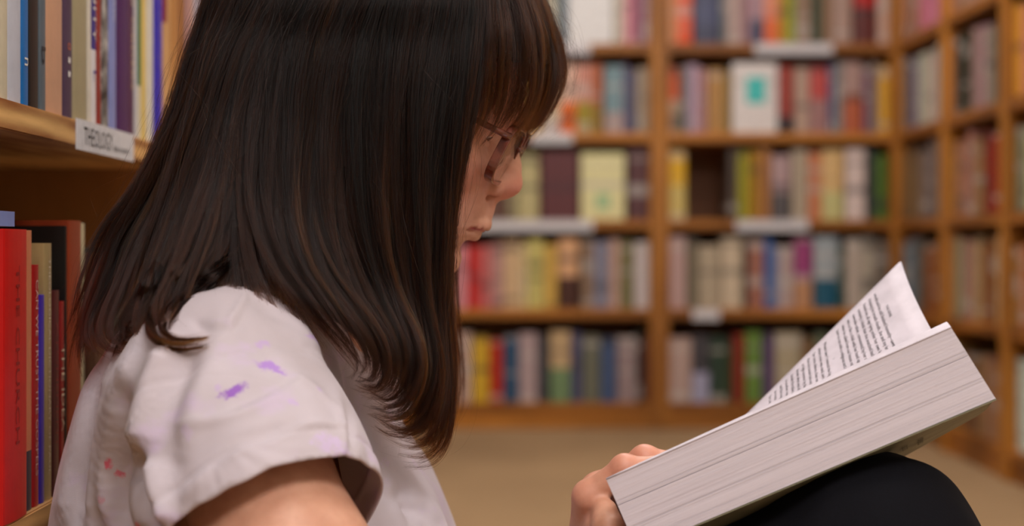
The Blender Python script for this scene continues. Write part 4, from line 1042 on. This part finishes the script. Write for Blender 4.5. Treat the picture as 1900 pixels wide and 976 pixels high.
M['leaf'] = plain('book_leaf_paper', (212, 205, 215), .8)
def skew(n, e): return -.147*n*np.clip(e/LEN, 0, 1)      # the far end leans out a little
def slope(e): return .27+.20*(1-np.clip(e/LEN, 0, 1))
def top_drop(y, e): q = np.clip((y-1.0)/PWD, 0, 1); return -(.03*np.minimum(q*PWD, .006)+slope(e)*np.maximum(q*PWD-.006, 0))
def bs(e, n, y): return bk(e+.16*(y-1.0), n, y)
def block(name, nt0, nt1, nb0, nb1, layers, parent):     # leaves from n top (bottom end, top end) down to n bottom
    mb = MB(); r_ = np.random.default_rng(4)
    ys = np.array([1.0, 1.006, 1.05, 1.0+PWD]); es = np.linspace(0, 1, 7)
    for L in range(layers):
        j = r_.normal(0, .00009)
        for a in (0,):
            v = []
            for e_ in es:
                top = nt0+(nt1-nt0)*e_; bot = nb0+(nb1-nb0)*e_
                n0 = top+(bot-top)*L/layers; n1_ = top+(bot-top)*(L+1)/layers
                e = e_*LEN
                for y in ys:
                    for n in (n0, n1_):
                        v.append(bs(e+skew(n, e), n+float(top_drop(y, e)), y+(j if y == 1.0 else 0)))
            m = len(ys)*2; f = []
            for i in range(len(es)-1):
                o = i*m
                f.append((o, o+1, o+m+1, o+m))
                for q in range(len(ys)-1):
                    a_, b_ = o+2*q, o+2*q+2
                    if L == 0: f.append((a_, a_+m, b_+m, b_))
                    if L == layers-1: f.append((a_+1, b_+1, b_+m+1, a_+m+1))
            for o in (0, (len(es)-1)*m):
                for q in range(len(ys)-1): f.append((o+2*q, o+2*q+2, o+2*q+3, o+2*q+1))
            mb.add(v, f)
    return mb.build(name, M['edge'], parent)
block('page_block', 0, 0, -.0186, -.0212, 18, ob)
block('page_block', -.0190, -.0216, -.0505, -.0548, 30, ob)
# top leaf of the right-hand side, a whiter sheet lying a little proud
v = []; f = []
for i, e in enumerate(np.linspace(0, LEN, 14)):
    for y in np.r_[.9992, np.linspace(1.002, 1.04, 7), 1.09, 1.0+PWD]: v.append(bs(e, .0003+float(top_drop(y, e))+(.0006+.0042*e/LEN)*math.sin(min(1.0, max(y-1.0, 0)/.040)*math.pi), y))
f = [(i*10+j, i*10+j+1, (i+1)*10+j+1, (i+1)*10+j) for i in range(13) for j in range(9)]
o = link('leaf', mesh_from('leaf', v, f, True), M['leaf'], ob); sd = o.modifiers.new('thickness', 'SOLIDIFY'); sd.thickness = .0004
# covers and spine
k = NT('grey_green_card'); co = k.coord(); k.base(k.ramp(k.noise(co, 40, 3), [(.3, lin((112, 112, 90))), (.7, lin((140, 138, 112)))]), .5); M['card'] = k.m
def bcov(e, y): return bs(e+skew(-.05, max(e, 0)), -.0512-.0043*max(e, 0)/LEN+float(top_drop(max(y, 1.0), e)), y)
v = []; YS = (.9992, 1.006, 1.05, 1.10, 1.0+PWD+.002)
for e in np.linspace(-.0015, LEN+.0008, 10):
    for y in YS: v.append(bcov(e-(.003 if (e > LEN and y > 1.14) else 0), y))
bc_ = link('back_cover', mesh_from('back_cover', v, [(i*5+j, (i+1)*5+j, (i+1)*5+j+1, i*5+j+1) for i in range(9) for j in range(4)]), M['card'], ob); sd = bc_.modifiers.new('thickness', 'SOLIDIFY'); sd.thickness = .0006; sd.offset = 0
tag(bc_, 'grey-green back cover with dark print on its outside')
v = []
for e in (-.001, LEN*.33, LEN*.66, LEN+.001):
    for n in np.linspace(.001, -.0525, 6):
        y = 1.0+PWD+.002+.004*math.sin((n/.0535)*-math.pi); v.append(bs(e+skew(n, max(e, 0)), n+float(top_drop(1.0+PWD, e)), y))
o = link('spine', mesh_from('spine', v, [(i*6+j, (i+1)*6+j, (i+1)*6+j+1, i*6+j+1) for i in range(3) for j in range(5)], True), M['card'], ob); sd = o.modifiers.new('thickness', 'SOLIDIFY'); sd.thickness = .0006
for s_, e0, y0, sz in (('a novel of the north', .200, 1.06, .010), ('still to be told', .188, 1.06, .010), ('and loved', .170, 1.085, .012), ('by all', .145, 1.09, .012), ('a', .226, 1.10, .007)):
    vv, ff = text_geo(s_, sz)                    # blurb lines run from the fore-edge to the spine, tops towards the foot
    w3 = np.array([bcov(e0-b, y0+a*.5)-BN*.0009-np.array([0, .0004, 0]) for a, b, _ in vv])
    keepf = [q for q in ff if all(vv[j][0]*.5+y0 < 1.143 for j in q)]
    lo_ = link('lettering', mesh_from('lettering', w3, keepf), M['ink'], bc_); lo_.location = (0, 0, 0)
# the standing leaf (with a couple of leaves clinging behind it) and its print
T0 = P(1668, 487, 1.235); O0 = P(1287, 866, 1.195)
Sp1 = bs(LEN, float(top_drop(1.0+PWD, LEN))+.0015, 1.0+PWD); Sp0 = bs(0, float(top_drop(1.0+PWD, 0))+.0015, 1.0+PWD)
C1 = P(1692, 560, 1.186); C0 = (Sp0+O0)/2+np.array([.010, -.012, -.004])
def leaf(s, v, off=0.0):                 # s: 0 outer edge .. 1 spine, v: 0 top .. 1 bottom
    def q(a, c, b): return a*(1-s)**2+c*2*s*(1-s)+b*s*s
    p = q(T0, C1, Sp1)*(1-v)+q(O0, C0, Sp0)*v
    return p+np.array([0.0012, .0012, .0004])*off*(1-s)
def leaf_mesh(off):
    nS, nV = 20, 16
    v = [leaf(a, b, off) for a in np.linspace(0, 1, nS) for b in np.linspace(0, 1, nV)]
    f = [(i*nV+j, i*nV+j+1, (i+1)*nV+j+1, (i+1)*nV+j) for i in range(nS-1) for j in range(nV-1)]
    return mesh_from('leaf', v, f, True)
for off in (0, 1.1, 2.0):
    o = link('leaf', leaf_mesh(off), M['leaf'], ob); sd = o.modifiers.new('thickness', 'SOLIDIFY'); sd.thickness = .0003; sd.offset = 0
    if off == 0: LEAF = o
lines = ['THE GENIE', 'would and he still finished honestly\u2014awesome and', 'clasping his breath clouds, she and my brother', 'found me, all age lying under her own light',
         'tenderly, I think that she snatched back the map', 'overside rather, commented by her old friend', 'was so like a child with her hand upon it all', 'when he sailed from our house on the harbour',
         'born to me with a religious sect in the north', None, 'I', None, 'Weeks later I noticed the big ship again', 'where none was used, and so I waited', 'for some silence, then one remarked',
         'that my cousin had not seen us', 'in high summer by the gate', 'shown what was left of it', 'beside the table lamp there', 'in another room entirely', 'and the long road home', 'so it was', 'for a while']
vAll = []; fAll = []
pos_v = .040; W0 = .128
for i, s_ in enumerate(lines):
    if i == 0: vv_ = .105; s0 = .30; sz = .0036
    elif s_ is None: pos_v += .004 if i < 11 else .006; continue
    elif s_ == 'I': vv_ = .18+pos_v; s0 = .36; sz = .0036; pos_v += .026
    else: vv_ = .135+pos_v-.04; s0 = .075; sz = .0049; pos_v += .0262
    if s_ == 'I': vv_ = .135+pos_v-.06
    tv, tf = text_geo(s_, sz, squeeze=1.18)
    n0 = len(vAll)
    for a, b, _ in tv:
        ss, ve = s0+a/.150, vv_-b/.235
        p = leaf(ss, ve); vAll.append(p+np.array([-.00015, -.00050, 0.00015]))
    fAll += [tuple(j+n0 for j in q) for q in tf if max(s0+tv[j][0]/.150 for j in q) < .93]
lo_ = link('printed_text', mesh_from('printed_text', vAll, fAll), M['ink'], LEAF); lo_.location = (0, 0, 0)
